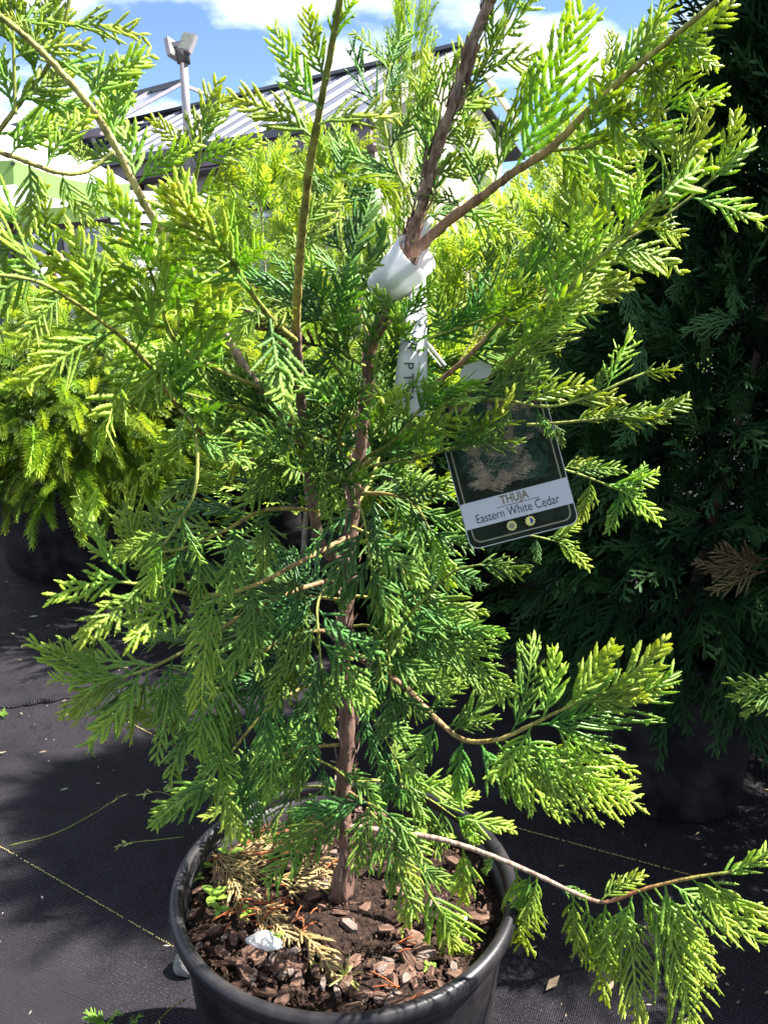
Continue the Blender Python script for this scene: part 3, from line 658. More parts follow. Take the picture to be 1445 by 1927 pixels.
# trees further off on the right
CT = [crown_mesh('crown', conifer_items(rb_, 1.0, 0.36, 420, 0.12, sc=(0.35, 0.7), pw=0.5, up=0.2), M['tree']) for _ in range(2)]
CB = crown_mesh('crown', conifer_items(rb_, 1.0, 0.40, 420, 0.05, sc=(0.4, 0.7), up=0.1), M['blue'])
def far_tree(px, pyt, Y, wid, me, label, zb=0.4):
    t_ = P(px, pyt, Y); root = empty('tree', (t_.x, t_.y, 0)); O = (t_.x, t_.y, 0); tag(root, label, 'tree', 'trees beyond the rows')
    MB().tube([(t_.x, t_.y, 0), (t_.x + .1, t_.y, t_.z * .5), (t_.x, t_.y, t_.z * .95)], [0.02 * t_.z + .02, 0.012 * t_.z + .01, 0.01], 7).build('trunk', M['trunk_far'], root, O, True)
    o = bpy.data.objects.new('crown', me); link(o, root, T((t_.x, t_.y, zb)) @ Matrix.Rotation(rng.uniform(0, 6.28), 4, 'Z') @ Matrix.Diagonal((wid, wid, t_.z - zb, 1)))
far_tree(1280, 75, 7.5, 2.6, CT[0], 'tall feathery yellow green tree against the sky on the right')
far_tree(1130, 300, 11, 3.0, CT[1], 'lower pale tree at the right of the cream gable')
far_tree(1010, 330, 13, 3.2, CT[0], 'pale tree just right of the cream gable wall')
far_tree(1240, 285, 6.2, 1.7, CB, 'blue grey spruce beyond the right hand cedars')
far_tree(1420, 150, 9, 3.4, CT[1], 'large tree behind the dark arborvitae')

# ================================================================== dark arborvitae on the right
ra_ = random.Random(21)
def arborvitae(base, h, r, n, label, plabel, seed, lean=(0, 0), z0=0.36, pr=0.205):
    pot(plabel, (base.x, base.y, 0), None, pr, 0.37)
    root = empty('arborvitae', (base.x, base.y, 0.3)); O = (base.x, base.y, 0.3); tag(root, label, 'conifer')
    rg = random.Random(seed); it = []
    for i in range(n):
        f = rg.random(); z = z0 + (h - z0) * f; a = rg.uniform(0, 6.283)
        rr = r * (0.62 + 0.38 * min(1, f * 5)) * (1 - max(0, f - .15) / .85) ** 0.85 * (rg.uniform(0.05, 1.0) ** 0.42)
        o = Vector((math.cos(a), math.sin(a), 0)); p = Vector((base.x + lean[0] * f, base.y + lean[1] * f, 0)) + o * rr + Z0 * z
        up = 0.15 + 1.0 * f + rg.uniform(-.45, .35) - (0.7 if f < .12 else 0)
        d = o * 0.8 + Z0 * up + Vector((rg.uniform(-.3, .3), rg.uniform(-.3, .3), 0))
        nrm = Vector((-math.sin(a), math.cos(a), 0)) * rg.uniform(-1, 1) + Z0 * .5 + o * rg.uniform(-.5, 1)
        it.append((frame(p, d, nrm, rg.uniform(0.85, 1.35)), rg.randrange(len(LITE)), rg.random()))
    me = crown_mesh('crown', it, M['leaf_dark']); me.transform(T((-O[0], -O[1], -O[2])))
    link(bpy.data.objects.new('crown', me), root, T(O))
    MB().tube([(base.x, base.y, 0.3), (base.x + lean[0] * .5, base.y + lean[1] * .5, h * .5), (base.x + lean[0], base.y + lean[1], h * .95)], [0.010, 0.007, 0.003], 8).build('trunk', M['brown'], root, O, True)
    return root, O
A1 = PZ(1272, 1185, 0.37)
av, avO = arborvitae(A1, 1.85, 0.38, 3000, 'dark shaded arborvitae in the pot right of the cedar', 'large black pot under the dark arborvitae', 3, (0.24, 0.08))
A2 = Vector((1.34, 1.95, 0))
A3 = Vector((1.95, 1.75, 0))  # out of view, added to keep the sun off the dark arborvitae
arborvitae(A3, 3.3, 0.62, 1500, 'tallest arborvitae, unseen, added beyond the right edge for its shade', 'black pot of the tallest arborvitae added beyond the right edge', 6, (0, 0))
av2, _ = arborvitae(A2, 2.6, 0.50, 2000, 'taller dark arborvitae at the right edge of the frame', 'black pot of the taller arborvitae at the right edge', 4, (0.0, 0.0))
arborvitae(Vector((0.62, 2.75, 0)), 0.80, 0.45, 600, 'shaded arborvitae standing behind the dark one, seen below the label card', 'black pot of the shaded arborvitae behind', 12)
arborvitae(Vector((1.75, 2.9, 0)), 2.3, 0.5, 900, 'shaded arborvitae in the back row at the right edge', 'black pot of the back row arborvitae at the right edge', 13)
arborvitae(Vector((0.12, 2.7, 0)), 0.72, 0.40, 500, 'low shaded arborvitae behind the cedar trunk', 'black pot of the low arborvitae behind the cedar trunk', 14)
arborvitae(Vector((0.98, 2.40, 0)), 1.22, 0.44, 900, 'shaded arborvitae right behind the large dark pot', 'black pot hidden behind the large dark pot', 16)
arborvitae(Vector((1.32, 1.12, 0)), 0.86, 0.40, 600, 'low arborvitae, unseen, added just beyond the right edge to shade the fabric', 'black pot of the low arborvitae added beyond the right edge', 15)  # out of view, put in for its shadow on the lower right ground
def own_spray(parent, p0, p1, roll, mtl, seed):
    d = p1 - p0; L = d.length; cands = [s for s in SPR if abs(s[0] - L) < 0.04] or [min(SPR, key=lambda s: abs(s[0] - L))]
    me = cands[seed % len(cands)][1]
    n = (CAM - p0).normalized(); n = Matrix.Rotation(R(roll), 3, d.normalized()) @ n
    o = bpy.data.objects.new('spray', me); link(o, parent, frame(p0, d, n, L / (max(v.co.x for v in me.vertices) if False else SPX[me.name])))
    o.material_slots[0].link = 'OBJECT'; o.material_slots[0].material = mtl
    return o
SPX = {}
for L_, me in SPR: SPX[me.name] = max(0.9 * L_, max(v.co.x for v in me.vertices))
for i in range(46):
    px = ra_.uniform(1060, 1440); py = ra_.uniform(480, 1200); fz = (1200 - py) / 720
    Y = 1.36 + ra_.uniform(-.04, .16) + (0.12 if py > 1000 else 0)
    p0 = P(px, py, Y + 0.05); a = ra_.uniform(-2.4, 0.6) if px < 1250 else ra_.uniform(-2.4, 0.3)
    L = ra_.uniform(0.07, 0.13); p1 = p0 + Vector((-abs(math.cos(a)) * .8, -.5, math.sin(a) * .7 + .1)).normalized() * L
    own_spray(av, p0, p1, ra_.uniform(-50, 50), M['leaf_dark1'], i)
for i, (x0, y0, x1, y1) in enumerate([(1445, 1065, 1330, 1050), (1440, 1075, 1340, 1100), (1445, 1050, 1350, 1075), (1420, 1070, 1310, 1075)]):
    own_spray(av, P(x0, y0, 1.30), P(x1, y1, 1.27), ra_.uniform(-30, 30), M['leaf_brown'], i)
# lit sprays of a neighbour reaching in at the right edge
nb = empty('cedar_shoot', P(1500, 1330, 1.15)); tag(nb, 'sunlit cedar shoot reaching in at the right edge above the dark pot', 'conifer')
for i, (x0, y0, x1, y1) in enumerate([(1475, 1300, 1390, 1270), (1475, 1310, 1385, 1295), (1475, 1320, 1400, 1330)]): own_spray(nb, P(x0, y0, 1.15), P(x1, y1, 1.13), -20 + 25 * i, M['leaf'], i)
MB().tube([P(1540, 1320, 1.17), P(1470, 1305, 1.15)], 0.003, 6, a=[.6, .9]).build('twig', M['stem'], nb, tuple(P(1500, 1330, 1.15)), True)

# ================================================================== golden spruce on the left
SPC = Vector((-1.14, 2.92, 0.66)); rsr = (0.70, 0.60, 0.34)
def shoot_mesh(rg, L, nn, bend):
    V = []; F = []; A = []; pts = []
    for i in range(9):
        f = i / 8; pts.append(Vector((L * f * (1 - .12 * bend * f), 0, -bend * L * 0.45 * f * f)))
    mb = MB(); mb.tube(pts, [0.0022 - 0.0014 * i / 8 for i in range(9)], 5, a=[0.3 + .5 * i / 8 for i in range(9)])
    for i in range(nn):
        f = 0.03 + 0.97 * i / nn; x = f * 8; k = min(int(x), 7); p = pts[k].lerp(pts[k + 1], x - k); t = (pts[k + 1] - pts[k]).normalized()
        a = i * 2.399 + rg.uniform(-.3, .3); s = Vector((0, 1, 0)); u = t.cross(s)
        o = s * math.cos(a) + u * math.sin(a) * 0.75 - u * 0.25
        d = (o + t * (0.45 + 1.0 * f ** 3)).normalized(); l = rg.uniform(.013, .0175) * (1 - .3 * f); wv_ = t.cross(o).normalized() * 0.0011
        q_ = p + d * l
        mb.add([p - wv_, p + wv_, q_ + wv_ * .4, q_ - wv_ * .4], [(0, 1, 2, 3)], [0.25 + .55 * f + rg.uniform(-.1, .1), 0.25 + .55 * f, .45 + .55 * f, .45 + .55 * f])
    return mb.mesh('shoot', M['spruce'])
SH = [shoot_mesh(ra_, L, int(L * 2300), b) for L, b in ((0.065, .5), (0.08, .8), (0.055, .3), (0.075, .9), (0.085, .6), (0.06, .7))]
spr = empty('golden_spruce', (SPC.x, SPC.y, 0.25)); SO = (SPC.x, SPC.y, 0.25); tag(spr, 'low golden spruce with drooping yellow shoots at the left', 'conifer')
MB().tube([(SPC.x, SPC.y + .33, 0.25), (SPC.x, SPC.y + .15, 0.55), (SPC.x, SPC.y + .05, 0.85)], [0.02, 0.015, 0.006], 7).build('trunk', M['trunk_far'], spr, SO, True)
for i in range(290):
    while True:
        d = Vector((ra_.gauss(0, 1), ra_.gauss(0, 1), ra_.gauss(0, 1))).normalized()
        if d.z > -0.75 and d.y < 0.15 and d.x > -0.75: break
    rr = ra_.uniform(0.55, 0.9); p = SPC + Vector((d.x * rsr[0], d.y * rsr[1], d.z * rsr[2])) * rr
    o2 = Vector((d.x, d.y, d.z * .5 - .1)) + Vector((ra_.uniform(-.5, .5), ra_.uniform(-.5, .5), ra_.uniform(-.25, .3)))
    o = bpy.data.objects.new('shoot', SH[i % 6]); link(o, spr, frame(p, o2, Z0 + Vector((ra_.uniform(-.4, .4), ra_.uniform(-.4, .4), 0)), ra_.uniform(1.6, 2.5)))
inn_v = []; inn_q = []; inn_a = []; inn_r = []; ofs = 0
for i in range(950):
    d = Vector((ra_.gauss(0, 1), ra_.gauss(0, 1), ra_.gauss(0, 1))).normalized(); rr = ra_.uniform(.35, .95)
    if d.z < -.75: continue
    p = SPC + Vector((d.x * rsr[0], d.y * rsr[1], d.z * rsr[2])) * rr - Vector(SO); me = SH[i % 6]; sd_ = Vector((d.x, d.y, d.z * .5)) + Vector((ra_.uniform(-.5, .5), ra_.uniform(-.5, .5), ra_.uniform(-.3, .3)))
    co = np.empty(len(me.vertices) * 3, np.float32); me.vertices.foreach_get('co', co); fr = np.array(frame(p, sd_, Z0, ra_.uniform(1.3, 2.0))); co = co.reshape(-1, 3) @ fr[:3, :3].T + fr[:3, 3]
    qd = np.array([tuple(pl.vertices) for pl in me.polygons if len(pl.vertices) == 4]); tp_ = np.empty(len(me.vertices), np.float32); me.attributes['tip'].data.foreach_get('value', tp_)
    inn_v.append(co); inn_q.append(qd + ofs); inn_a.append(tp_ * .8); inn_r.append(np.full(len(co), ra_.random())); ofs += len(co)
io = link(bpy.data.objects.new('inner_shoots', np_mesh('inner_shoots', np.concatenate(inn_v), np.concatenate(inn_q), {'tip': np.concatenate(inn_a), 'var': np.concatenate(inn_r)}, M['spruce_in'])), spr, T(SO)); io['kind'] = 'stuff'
pot('wide black pot under the golden spruce', (SPC.x - .02, SPC.y + .45, 0), None, 0.52, 0.42)

# ================================================================== THE CEDAR
ced = empty('cedar', (POT.x, POT.y, SOILZ)); CO = (POT.x, POT.y, SOILZ)
tag(ced, 'young cedar with white trunk wrap and label card in the front pot', 'conifer')
def pxline(pts, n): return smooth_line([P(*p) for p in pts], n)
TR = [(640, 1690, .87), (645, 1600, .868), (652, 1500, .868), (653, 1400, .868), (643, 1300, .868), (650, 1160, .868), (660, 1050, .868), (664, 960, .866), (672, 880, .862), (688, 760, .85), (692, 690, .84), (712, 620, .825), (738, 565, .81), (768, 490, .79), (787, 430, .775), (800, 350, .76), (830, 255, .74), (868, 145, .72), (910, 10, .70), (940, -90, .68)]
tl = pxline(TR, 120)
tl = [p + Vector((mnoise.noise(Vector((i * .11, 1, 0))), mnoise.noise(Vector((i * .11, 5, 0))), 0)) * .010 for i, p in enumerate(tl)]
tr_r = [0.0094 * (1 - 0.64 * i / 119) + (0.004 * max(0, 1 - i / 9)) for i in range(120)]
MB().tube(tl, tr_r, 14, a=[0.05 + .75 * (i / 119) for i in range(120)], rough=0.34).build('trunk', M['bark'], ced, CO, True)
# loose bark flakes on the trunk
fk = MB()
for i in range(420):
    k = rng.randrange(3, 116); t_ = (tl[k + 1] - tl[k]).normalized(); u = t_.orthogonal(); u.rotate(Matrix.Rotation(rng.uniform(0, 6.28), 3, t_)); v_ = t_.cross(u)
    c = tl[k] + u * tr_r[k] * 1.0; l = rng.uniform(.006, .022); wd = rng.uniform(.0008, .0026); lf = rng.uniform(.0004, .0030)
    fk.add([c - v_ * wd, c + v_ * wd, c + t_ * l + v_ * wd * .6 + u * lf, c + t_ * l - v_ * wd * .6 + u * lf, c + t_ * l * .5 + u * (lf * .6 + .0008)], [(0, 1, 4), (1, 2, 4), (2, 3, 4), (3, 0, 4)], 0.1 + .8 * rng.random())
fo = fk.build('bark_flakes', M['bark'], ced, CO); fo['kind'] = 'stuff'

NSPRAY = [0]
rc = random.Random(31)
BR = []
def spray(parent, p0, d, L, n, age=None):
    cands = [s for s in SPR if .92 < L / s[0] < 1.42] or [min(SPR, key=lambda s: abs(s[0] - L))]
    me = rc.choice(cands)[1]; o = bpy.data.objects.new('spray', me); s = L / SPX[me.name]
    fr = frame(p0, d, n, s)
    if rc.random() < .5: fr = fr @ Matrix.Diagonal((1, -1, 1, 1))
    if rc.random() < .25: fr = fr @ Matrix.Diagonal((1, 1, -1, 1))
    link(o, parent, fr); NSPRAY[0] += 1
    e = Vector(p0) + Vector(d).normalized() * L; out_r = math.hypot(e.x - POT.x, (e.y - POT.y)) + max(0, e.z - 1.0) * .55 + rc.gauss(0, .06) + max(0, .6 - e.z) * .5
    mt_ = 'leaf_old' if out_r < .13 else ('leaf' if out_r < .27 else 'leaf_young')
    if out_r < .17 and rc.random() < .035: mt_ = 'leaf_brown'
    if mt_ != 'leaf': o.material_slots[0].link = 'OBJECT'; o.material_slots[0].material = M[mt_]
    return o
def branch(pts, r0, r1, n=0, l0=.12, l1=.07, ang=48, side=0, roll=0, s=0.15, e=0.95, droop=.12, mtl='stem', a0=0.1, a1=1.0, jit=22, tipL=None, extra=(), yk=1.0):
    """stem through the given points with sprays set alternately on its two sides; extra: single sprays (px0,py0,px1,py1,Y0,Y1,roll)"""
    pts = [(a_, b_, c_ * (1 + (yk - 1) * min(1, i_ / max(1, len(pts) - 1) * 2))) for i_, (a_, b_, c_) in enumerate(pts)]; extra = [(x0, y0, x1, y1, Y0 * yk, Y1 * yk, rl) for x0, y0, x1, y1, Y0, Y1, rl in extra]
    k = max(24, len(pts) * 12); ln = pxline(pts, k); org = tuple(ln[0])
    b = MB().tube(ln, [.88 * (r0 + (r1 - r0) * (i / (k - 1)) ** .8) for i in range(k)], 8, a=[a0 + (a1 - a0) * i / (k - 1) for i in range(k)], rough=.30).build('branch', M[mtl], ced, org, True)
    for i in range(n):
        f = s + (e - s) * (i + rc.uniform(-.3, .3)) / max(1, n - 1); f = min(max(f, 0.02), 0.985); x = f * (k - 1); j = min(int(x), k - 2)
        p = ln[j].lerp(ln[j + 1], x - j); t_ = (ln[j + 1] - ln[j]).normalized()
        nn = (CAM - p).normalized(); nn = Matrix.Rotation(R(roll + rc.uniform(-jit, jit)), 3, t_) @ nn; nn = (nn - t_ * nn.dot(t_)).normalized()
        sv = nn.cross(t_) * ((1 if i % 2 else -1) if side == 0 else side)
        a = R(ang + rc.uniform(-12, 12)); d = t_ * math.cos(a) + sv * math.sin(a) + nn * rc.uniform(-.2, .3) - Z0 * droop
        n2 = nn + sv * rc.uniform(-.35, .35) + Vector((0, 0, .3))
        spray(b, p, d, (l0 + (l1 - l0) * f) * rc.uniform(.78, 1.15), n2)
    if tipL:
        t_ = (ln[-1] - ln[-3]).normalized(); nn = Matrix.Rotation(R(roll), 3, t_) @ (CAM - ln[-1]).normalized(); spray(b, ln[-1] - t_ * .005, t_, tipL, nn)
    for x0, y0, x1, y1, Y0, Y1, rl in extra:
        p0 = P(x0, y0, Y0); d = P(x1, y1, Y1) - p0; nn = Matrix.Rotation(R(rl), 3, d.normalized()) @ (CAM - p0).normalized(); spray(b, p0, d, d.length, nn)
    BR.append(b); return b

# second leader, coming towards the camera, with the big near fronds at the top
branch([(657, 1058, .868), (605, 1030, .86), (588, 935, .82), (574, 840, .77), (562, 700, .70), (556, 610, .65)], .0080, .0042, 0, mtl='bark', a0=.1, a1=.35,
       extra=[(565, 760, 640, 700, .72, .76, 10), (570, 800, 470, 850, .75, .70, 20), (590, 900, 660, 830, .8, .78, -20)])
branch([(556, 615, .65), (563, 500, .60), (578, 350, .55), (600, 215, .52), (622, 100, .50), (645, -30, .48)], .0040, .0019, 0, a0=.55, a1=.85, extra=[
    (604, 205, 482, 70, .515, .50, 5), (614, 150, 548, 18, .505, .49, -8), (626, 90, 640, -25, .50, .48, 25), (592, 262, 452, 132, .53, .51, 12), (598, 235, 738, 168, .52, .53, -35),
    (582, 330, 745, 318, .54, .50, 60), (570, 430, 640, 330, .58, .59, 15),
    (566, 480, 615, 380, .59, .60, -20), (558, 575, 488, 568, .63, .58, 62)])
branch([(556, 640, .66), (520, 610, .60), (480, 560, .53), (430, 480, .47)], .0028, .0016, 0, a0=.7, a1=1, extra=[(470, 545, 285, 362, .50, .42, 20), (450, 510, 480, 425, .49, .46, 10), (508, 600, 531, 808, .55, .50, 5), (490, 575, 440, 660, .53, .52, -30), (450, 500, 330, 400, .48, .42, -15)])
# pale bare branch to the upper left
branch([(580, 850, .79), (490, 735, .74), (435, 650, .70), (385, 560, .665), (350, 490, .64), (290, 410, .61), (255, 350, .59), (215, 270, .575), (170, 200, .56), (110, 130, .545), (50, 70, .53), (-20, 15, .52)], .0052, .0019, 0, mtl='pale', a0=0.0, a1=1.0, extra=[
    (255, 345, 238, 150, .59, .60, 0), (215, 265, 205, 85, .575, .58, 15), (262, 345, 345, 235, .59, .58, -15), (235, 310, 130, 250, .58, .56, 15), 
    (165, 190, 265, 55, .56, .57, 0), (70, 85, 25, 10, .535, .53, 10), 
    (385, 560, 470, 600, .665, .66, 30), (400, 590, 330, 545, .67, .62, 10), (360, 510, 420, 430, .645, .65, -15), (430, 645, 350, 640, .70, .66, -10)])
branch([(420, 640, .70), (375, 520, .66), (357, 400, .62), (375, 300, .60), (377, 240, .59)], .0022, .0014, 0, a0=.8, a1=1, extra=[(375, 300, 372, 140, .60, .60, 5), (370, 310, 480, 240, .60, .59, 15), (372, 305, 300, 205, .60, .58, -10), (362, 370, 480, 330, .61, .60, 25), (364, 360, 290, 310, .61, .59, 20), (380, 262, 420, 160, .595, .6, 0), (358, 430, 270, 420, .63, .6, -25)])
# hanging fronds and stems at the upper left edge
branch([(-40, 272, .55), (40, 300, .54), (110, 325, .54), (165, 322, .55), (215, 285, .56)], .0020, .0014, 0, a0=.6, a1=.9, extra=[(55, 305, 78, 450, .54, .53, 20), (115, 322, 158, 440, .54, .54, -15), (165, 318, 205, 400, .55, .55, 10), (20, 292, 90, 195, .545, .55, 0), (88, 315, 135, 188, .54, .55, 20), (150, 320, 150, 235, .55, .56, -20)])
branch([(-30, 285, .62), (15, 225, .62), (60, 165, .62), (95, 118, .62), (118, 60, .62), (135, -20, .62)], .0021, .0014, 8, .07, .05, 50, 0, 0, .1, .95, 0, a0=.6, a1=.9)
branch([(30, 215, .60), (27, 120, .60), (24, 20, .60), (20, -30, .60)], .0014, .0010, 8, .06, .045, 50, 0, 0, .1, .95, 0, a0=.9, a1=1)
# left middle fronds, near and broad
branch([(570, 892, .82), (480, 870, .77), (400, 830, .71), (335, 765, .66), (290, 700, .62), (235, 640, .58), (150, 575, .54), (70, 530, .51), (-20, 515, .49)], .0030, .0012, 13, .095, .055, 46, 0, 12, .22, .97, .02, a0=.25, a1=1.0, tipL=.06)
branch([(500, 735, .73), (400, 690, .67), (330, 640, .63), (300, 560, .60), (280, 500, .58)], .0024, .0012, 11, .10, .07, 45, 0, -15, .2, .95, .05, a0=.7, a1=1, tipL=.07)
branch([(340, 770, .66), (365, 800, .63), (372, 870, .61), (365, 930, .60), (335, 985, .60), (305, 1030, .60)], .0018, .0012, 5, .055, .04, 50, 0, 10, .1, .95, .15, a0=.85, a1=1, tipL=.05)
branch([(560, 800, .78), (490, 780, .74), (420, 760, .70), (350, 740, .67)], .0024, .0012, 8, .085, .06, 45, 0, 45, .15, .95, .05, a0=.7, a1=1, tipL=.06)
branch([(120, 500, .62), (60, 470, .60), (-20, 440, .58)], .0016, .001, 5, .08, .06, 45, 0, 0, .1, .9, .1, a0=.9, a1=1, tipL=.05)
# right main branch out of the wrap
branch([(772, 478, .785), (850, 410, .76), (900, 375, .745), (965, 325, .73), (1035, 280, .71), (1105, 210, .69), (1180, 140, .67), (1260, 75, .65), (1350, 0, .63)], .0058, .0020, 0, a0=.05, a1=.85, mtl='stem', extra=[
    (968, 322, 1122, 22, .73, .71, 0), (930, 352, 962, 92, .74, .73, 40), (900, 375, 905, 230, .745, .74, 25), (1150, 165, 1225, 0, .68, .67, 5), (1165, 150, 1130, 60, .675, .67, 15), (1190, 130, 1300, -10, .67, .66, 30), 
    (1105, 215, 1250, 195, .69, .67, 40), (1160, 160, 1280, 150, .68, .66, 25), (1210, 115, 1350, 70, .665, .65, 30), (1240, 90, 1400, 45, .655, .64, 10), (1270, 65, 1330, 150, .65, .64, 0), (1060, 260, 1180, 300, .705, .69, 20), (880, 390, 960, 470, .75, .73, 10), (870, 395, 800, 330, .755, .76, 20), (1130, 190, 1210, 280, .69, .68, -20), (1220, 110, 1260, 230, .665, .66, 15)])
branch([(1030, 283, .71), (1105, 275, .70), (1180, 245, .69), (1260, 205, .68)], .0018, .0012, 8, .075, .05, 45, 0, 20, .1, .95, 0, a0=.8, a1=1, tipL=.05)
# sprays along the upper trunk
branch([(800, 345, .76), (822, 250, .75), (835, 170, .745)], .0014, .0009, 7, .07, .05, 45, 0, 30, .1, .9, 0, a0=.9, a1=1, tipL=.05)
branch([(842, 225, .735), (900, 140, .73), (945, 60, .725), (975, 0, .72)], .0014, .0010, 8, .07, .055, 35, 0, 50, .1, .95, 0, a0=.9, a1=1, tipL=.05)
branch([(790, 420, .775), (740, 300, .80), (720, 200, .82), (735, 120, .83)], .0018, .0010, 6, .08, .05, 42, 0, 15, .1, .95, 0, a0=.85, a1=1, tipL=.05)
branch([(775, 455, .78), (840, 330, .80), (870, 260, .81)], .0014, .0010, 5, .075, .05, 40, 0, 30, .15, .95, 0, a0=.9, a1=1, tipL=.05)
branch([(700, 650, .835), (660, 540, .85), (640, 430, .86), (645, 330, .87)], .0020, .0010, 11, .09, .06, 42, 0, 10, .1, .95, 0, a0=.85, a1=1, tipL=.06)
# right: long up-slanting fronds seen edge-on
branch([(655, 900, .86), (720, 850, .80), (830, 770, .74), (915, 715, .71), (985, 650, .69), (1050, 570, .68), (1110, 500, .67), (1200, 420, .66), (1265, 340, .65)], .0028, .0012, 14, .11, .07, 36, 0, 48, .18, .97, .02, a0=.8, a1=1, tipL=.06)
branch([(690, 700, .84), (800, 640, .77), (900, 605, .73), (960, 580, .71)], .0018, .0010, 8, .085, .05, 30, 0, 62, .1, .95, .05, a0=.9, a1=1, tipL=.05)
branch([(745, 765, .80), (800, 735, .78), (860, 690, .77), (940, 610, .77), (1000, 560, .77), (1080, 520, .77), (1150, 470, .77), (1260, 400, .77), (1350, 330, .77)], .0034, .0012, 14, .10, .06, 40, 0, 20, .3, .97, 0, a0=.1, a1=1, tipL=.06)
branch([(1000, 600, .77), (1070, 470, .77), (1100, 380, .77), (1120, 330, .77)], .0016, .001, 8, .08, .05, 40, 0, 5, .1, .95, 0, a0=.9, a1=1, tipL=.06)
branch([(860, 690, .79), (930, 560, .82), (960, 480, .83)], .0016, .001, 7, .08, .06, 42, 0, 10, .1, .95, 0, a0=.9, a1=1, tipL=.06)
# right middle fronds in front of the dark arborvitae
branch([(850, 765, .72), (930, 752, .70), (1030, 765, .69), (1110, 745, .69), (1180, 715, .69), (1230, 695, .69)], .0020, .0011, 0, a0=.9, a1=1, extra=[(900, 758, 1010, 690, .70, .70, 20), (930, 755, 1050, 700, .70, .70, 0), (985, 760, 1100, 690, .695, .69, 10), (1060, 760, 1165, 720, .69, .69, 15), (1140, 735, 1190, 608, .69, .69, 50), (1200, 705, 1293, 690, .69, .69, 55), (890, 762, 878, 815, .71, .70, 10), (960, 765, 950, 812, .70, .69, -10), (1010, 768, 1025, 830, .69, .68, 10), (1100, 750, 1160, 700, .69, .69, 0)])
branch([(990, 800, .74), (1060, 795, .73), (1150, 786, .72), (1230, 780, .72)], .0018, .0011, 0, a0=.85, a1=1, extra=[(1200, 785, 1310, 776, .72, .72, 10), (1130, 790, 1220, 750, .72, .72, 5), (1080, 795, 1160, 755, .73, .72, 0), (1150, 788, 1250, 810, .72, .72, 40), (1040, 797, 1070, 835, .73, .72, 0), (1170, 785, 1270, 760, .72, .72, 15)])
branch([(960, 850, .82), (1050, 880, .80), (1110, 900, .79), (1170, 925, .78)], .0018, .0011, 0, a0=.85, a1=1, extra=[(1150, 915, 1252, 955, .78, .78, 0), (1140, 912, 1245, 920, .78, .78, 20), (1080, 890, 1170, 860, .79, .79, 5), (1110, 902, 1110, 990, .79, .78, 0), (1165, 925, 1165, 1005, .78, .78, 10), (1060, 882, 1120, 855, .8, .8, 0), (1170, 925, 1230, 885, .78, .78, 5)])
branch([(950, 1000, .86), (1010, 1010, .85), (1050, 1020, .85)], .0014, .001, 0, a0=.9, a1=1, extra=[(1040, 1015, 1118, 1050, .85, .85, 0), (1030, 1012, 1100, 1000, .85, .85, 10), (1010, 1010, 1000, 1060, .85, .84, 0)])
branch([(690, 1240, .86), (735, 1200, .83), (790, 1135, .80), (850, 1078, .78), (905, 1062, .77)], .0022, .0013, 0, a0=.8, a1=1, extra=[(890, 1064, 1010, 1062, .77, .77, 35), (860, 1075, 905, 1120, .775, .77, 20), (790, 1135, 770, 1040, .80, .80, 20), (800, 1125, 830, 1060, .80, .80, 0), (770, 1180, 900, 1175, .81, .79, 10), (735, 1198, 820, 1235, .83, .80, 20)])
branch([(735, 1195, .84), (800, 1175, .82), (870, 1185, .80), (930, 1205, .79)], .0018, .0012, 0, a0=.9, a1=1, extra=[(770, 1178, 1003, 1243, .83, .78, 15), (850, 1182, 960, 1190, .8, .79, 0), (800, 1178, 860, 1230, .82, .81, 0)])
# lower right branch
branch([(655, 1225, .868), (705, 1255, .85), (760, 1292, .82), (820, 1352, .79), (872, 1392, .77), (935, 1392, .75), (995, 1366, .74), (1080, 1325, .73), (1150, 1300, .72)], .0048, .0016, 0, a0=.0, a1=.95, mtl='stem', extra=[
    (1120, 1310, 1287, 1240, .725, .71, 10), (1060, 1335, 1190, 1225, .735, .73, 0), (1020, 1352, 1080, 1232, .74, .74, 10), (960, 1382, 1050, 1230, .75, .75, 20), (1000, 1365, 1295, 1352, .74, .70, 30), (1090, 1322, 1230, 1310, .73, .71, -10), (1130, 1305, 1270, 1290, .72, .71, 20),
    (945, 1390, 1185, 1598, .75, .69, 0), (980, 1385, 1180, 1540, .745, .70, 25), (1040, 1362, 1185, 1500, .735, .71, 15), (900, 1394, 980, 1540, .76, .73, -15), (870, 1390, 850, 1530, .77, .75, 10), (930, 1392, 1060, 1560, .755, .72, -20), (820, 1352, 790, 1480, .79, .77, 0), (800, 1335, 890, 1300, .80, .80, 20), (760, 1292, 735, 1400, .82, .80, 15), (850, 1378, 960, 1285, .78, .78, 0), (780, 1310, 880, 1270, .81, .81, -10), (840, 1368, 930, 1340, .785, .77, 30), (740, 1280, 810, 1220, .83, .83, 0), (705, 1255, 720, 1360, .85, .83, 10), (1000, 1366, 950, 1480, .74, .73, 0)])
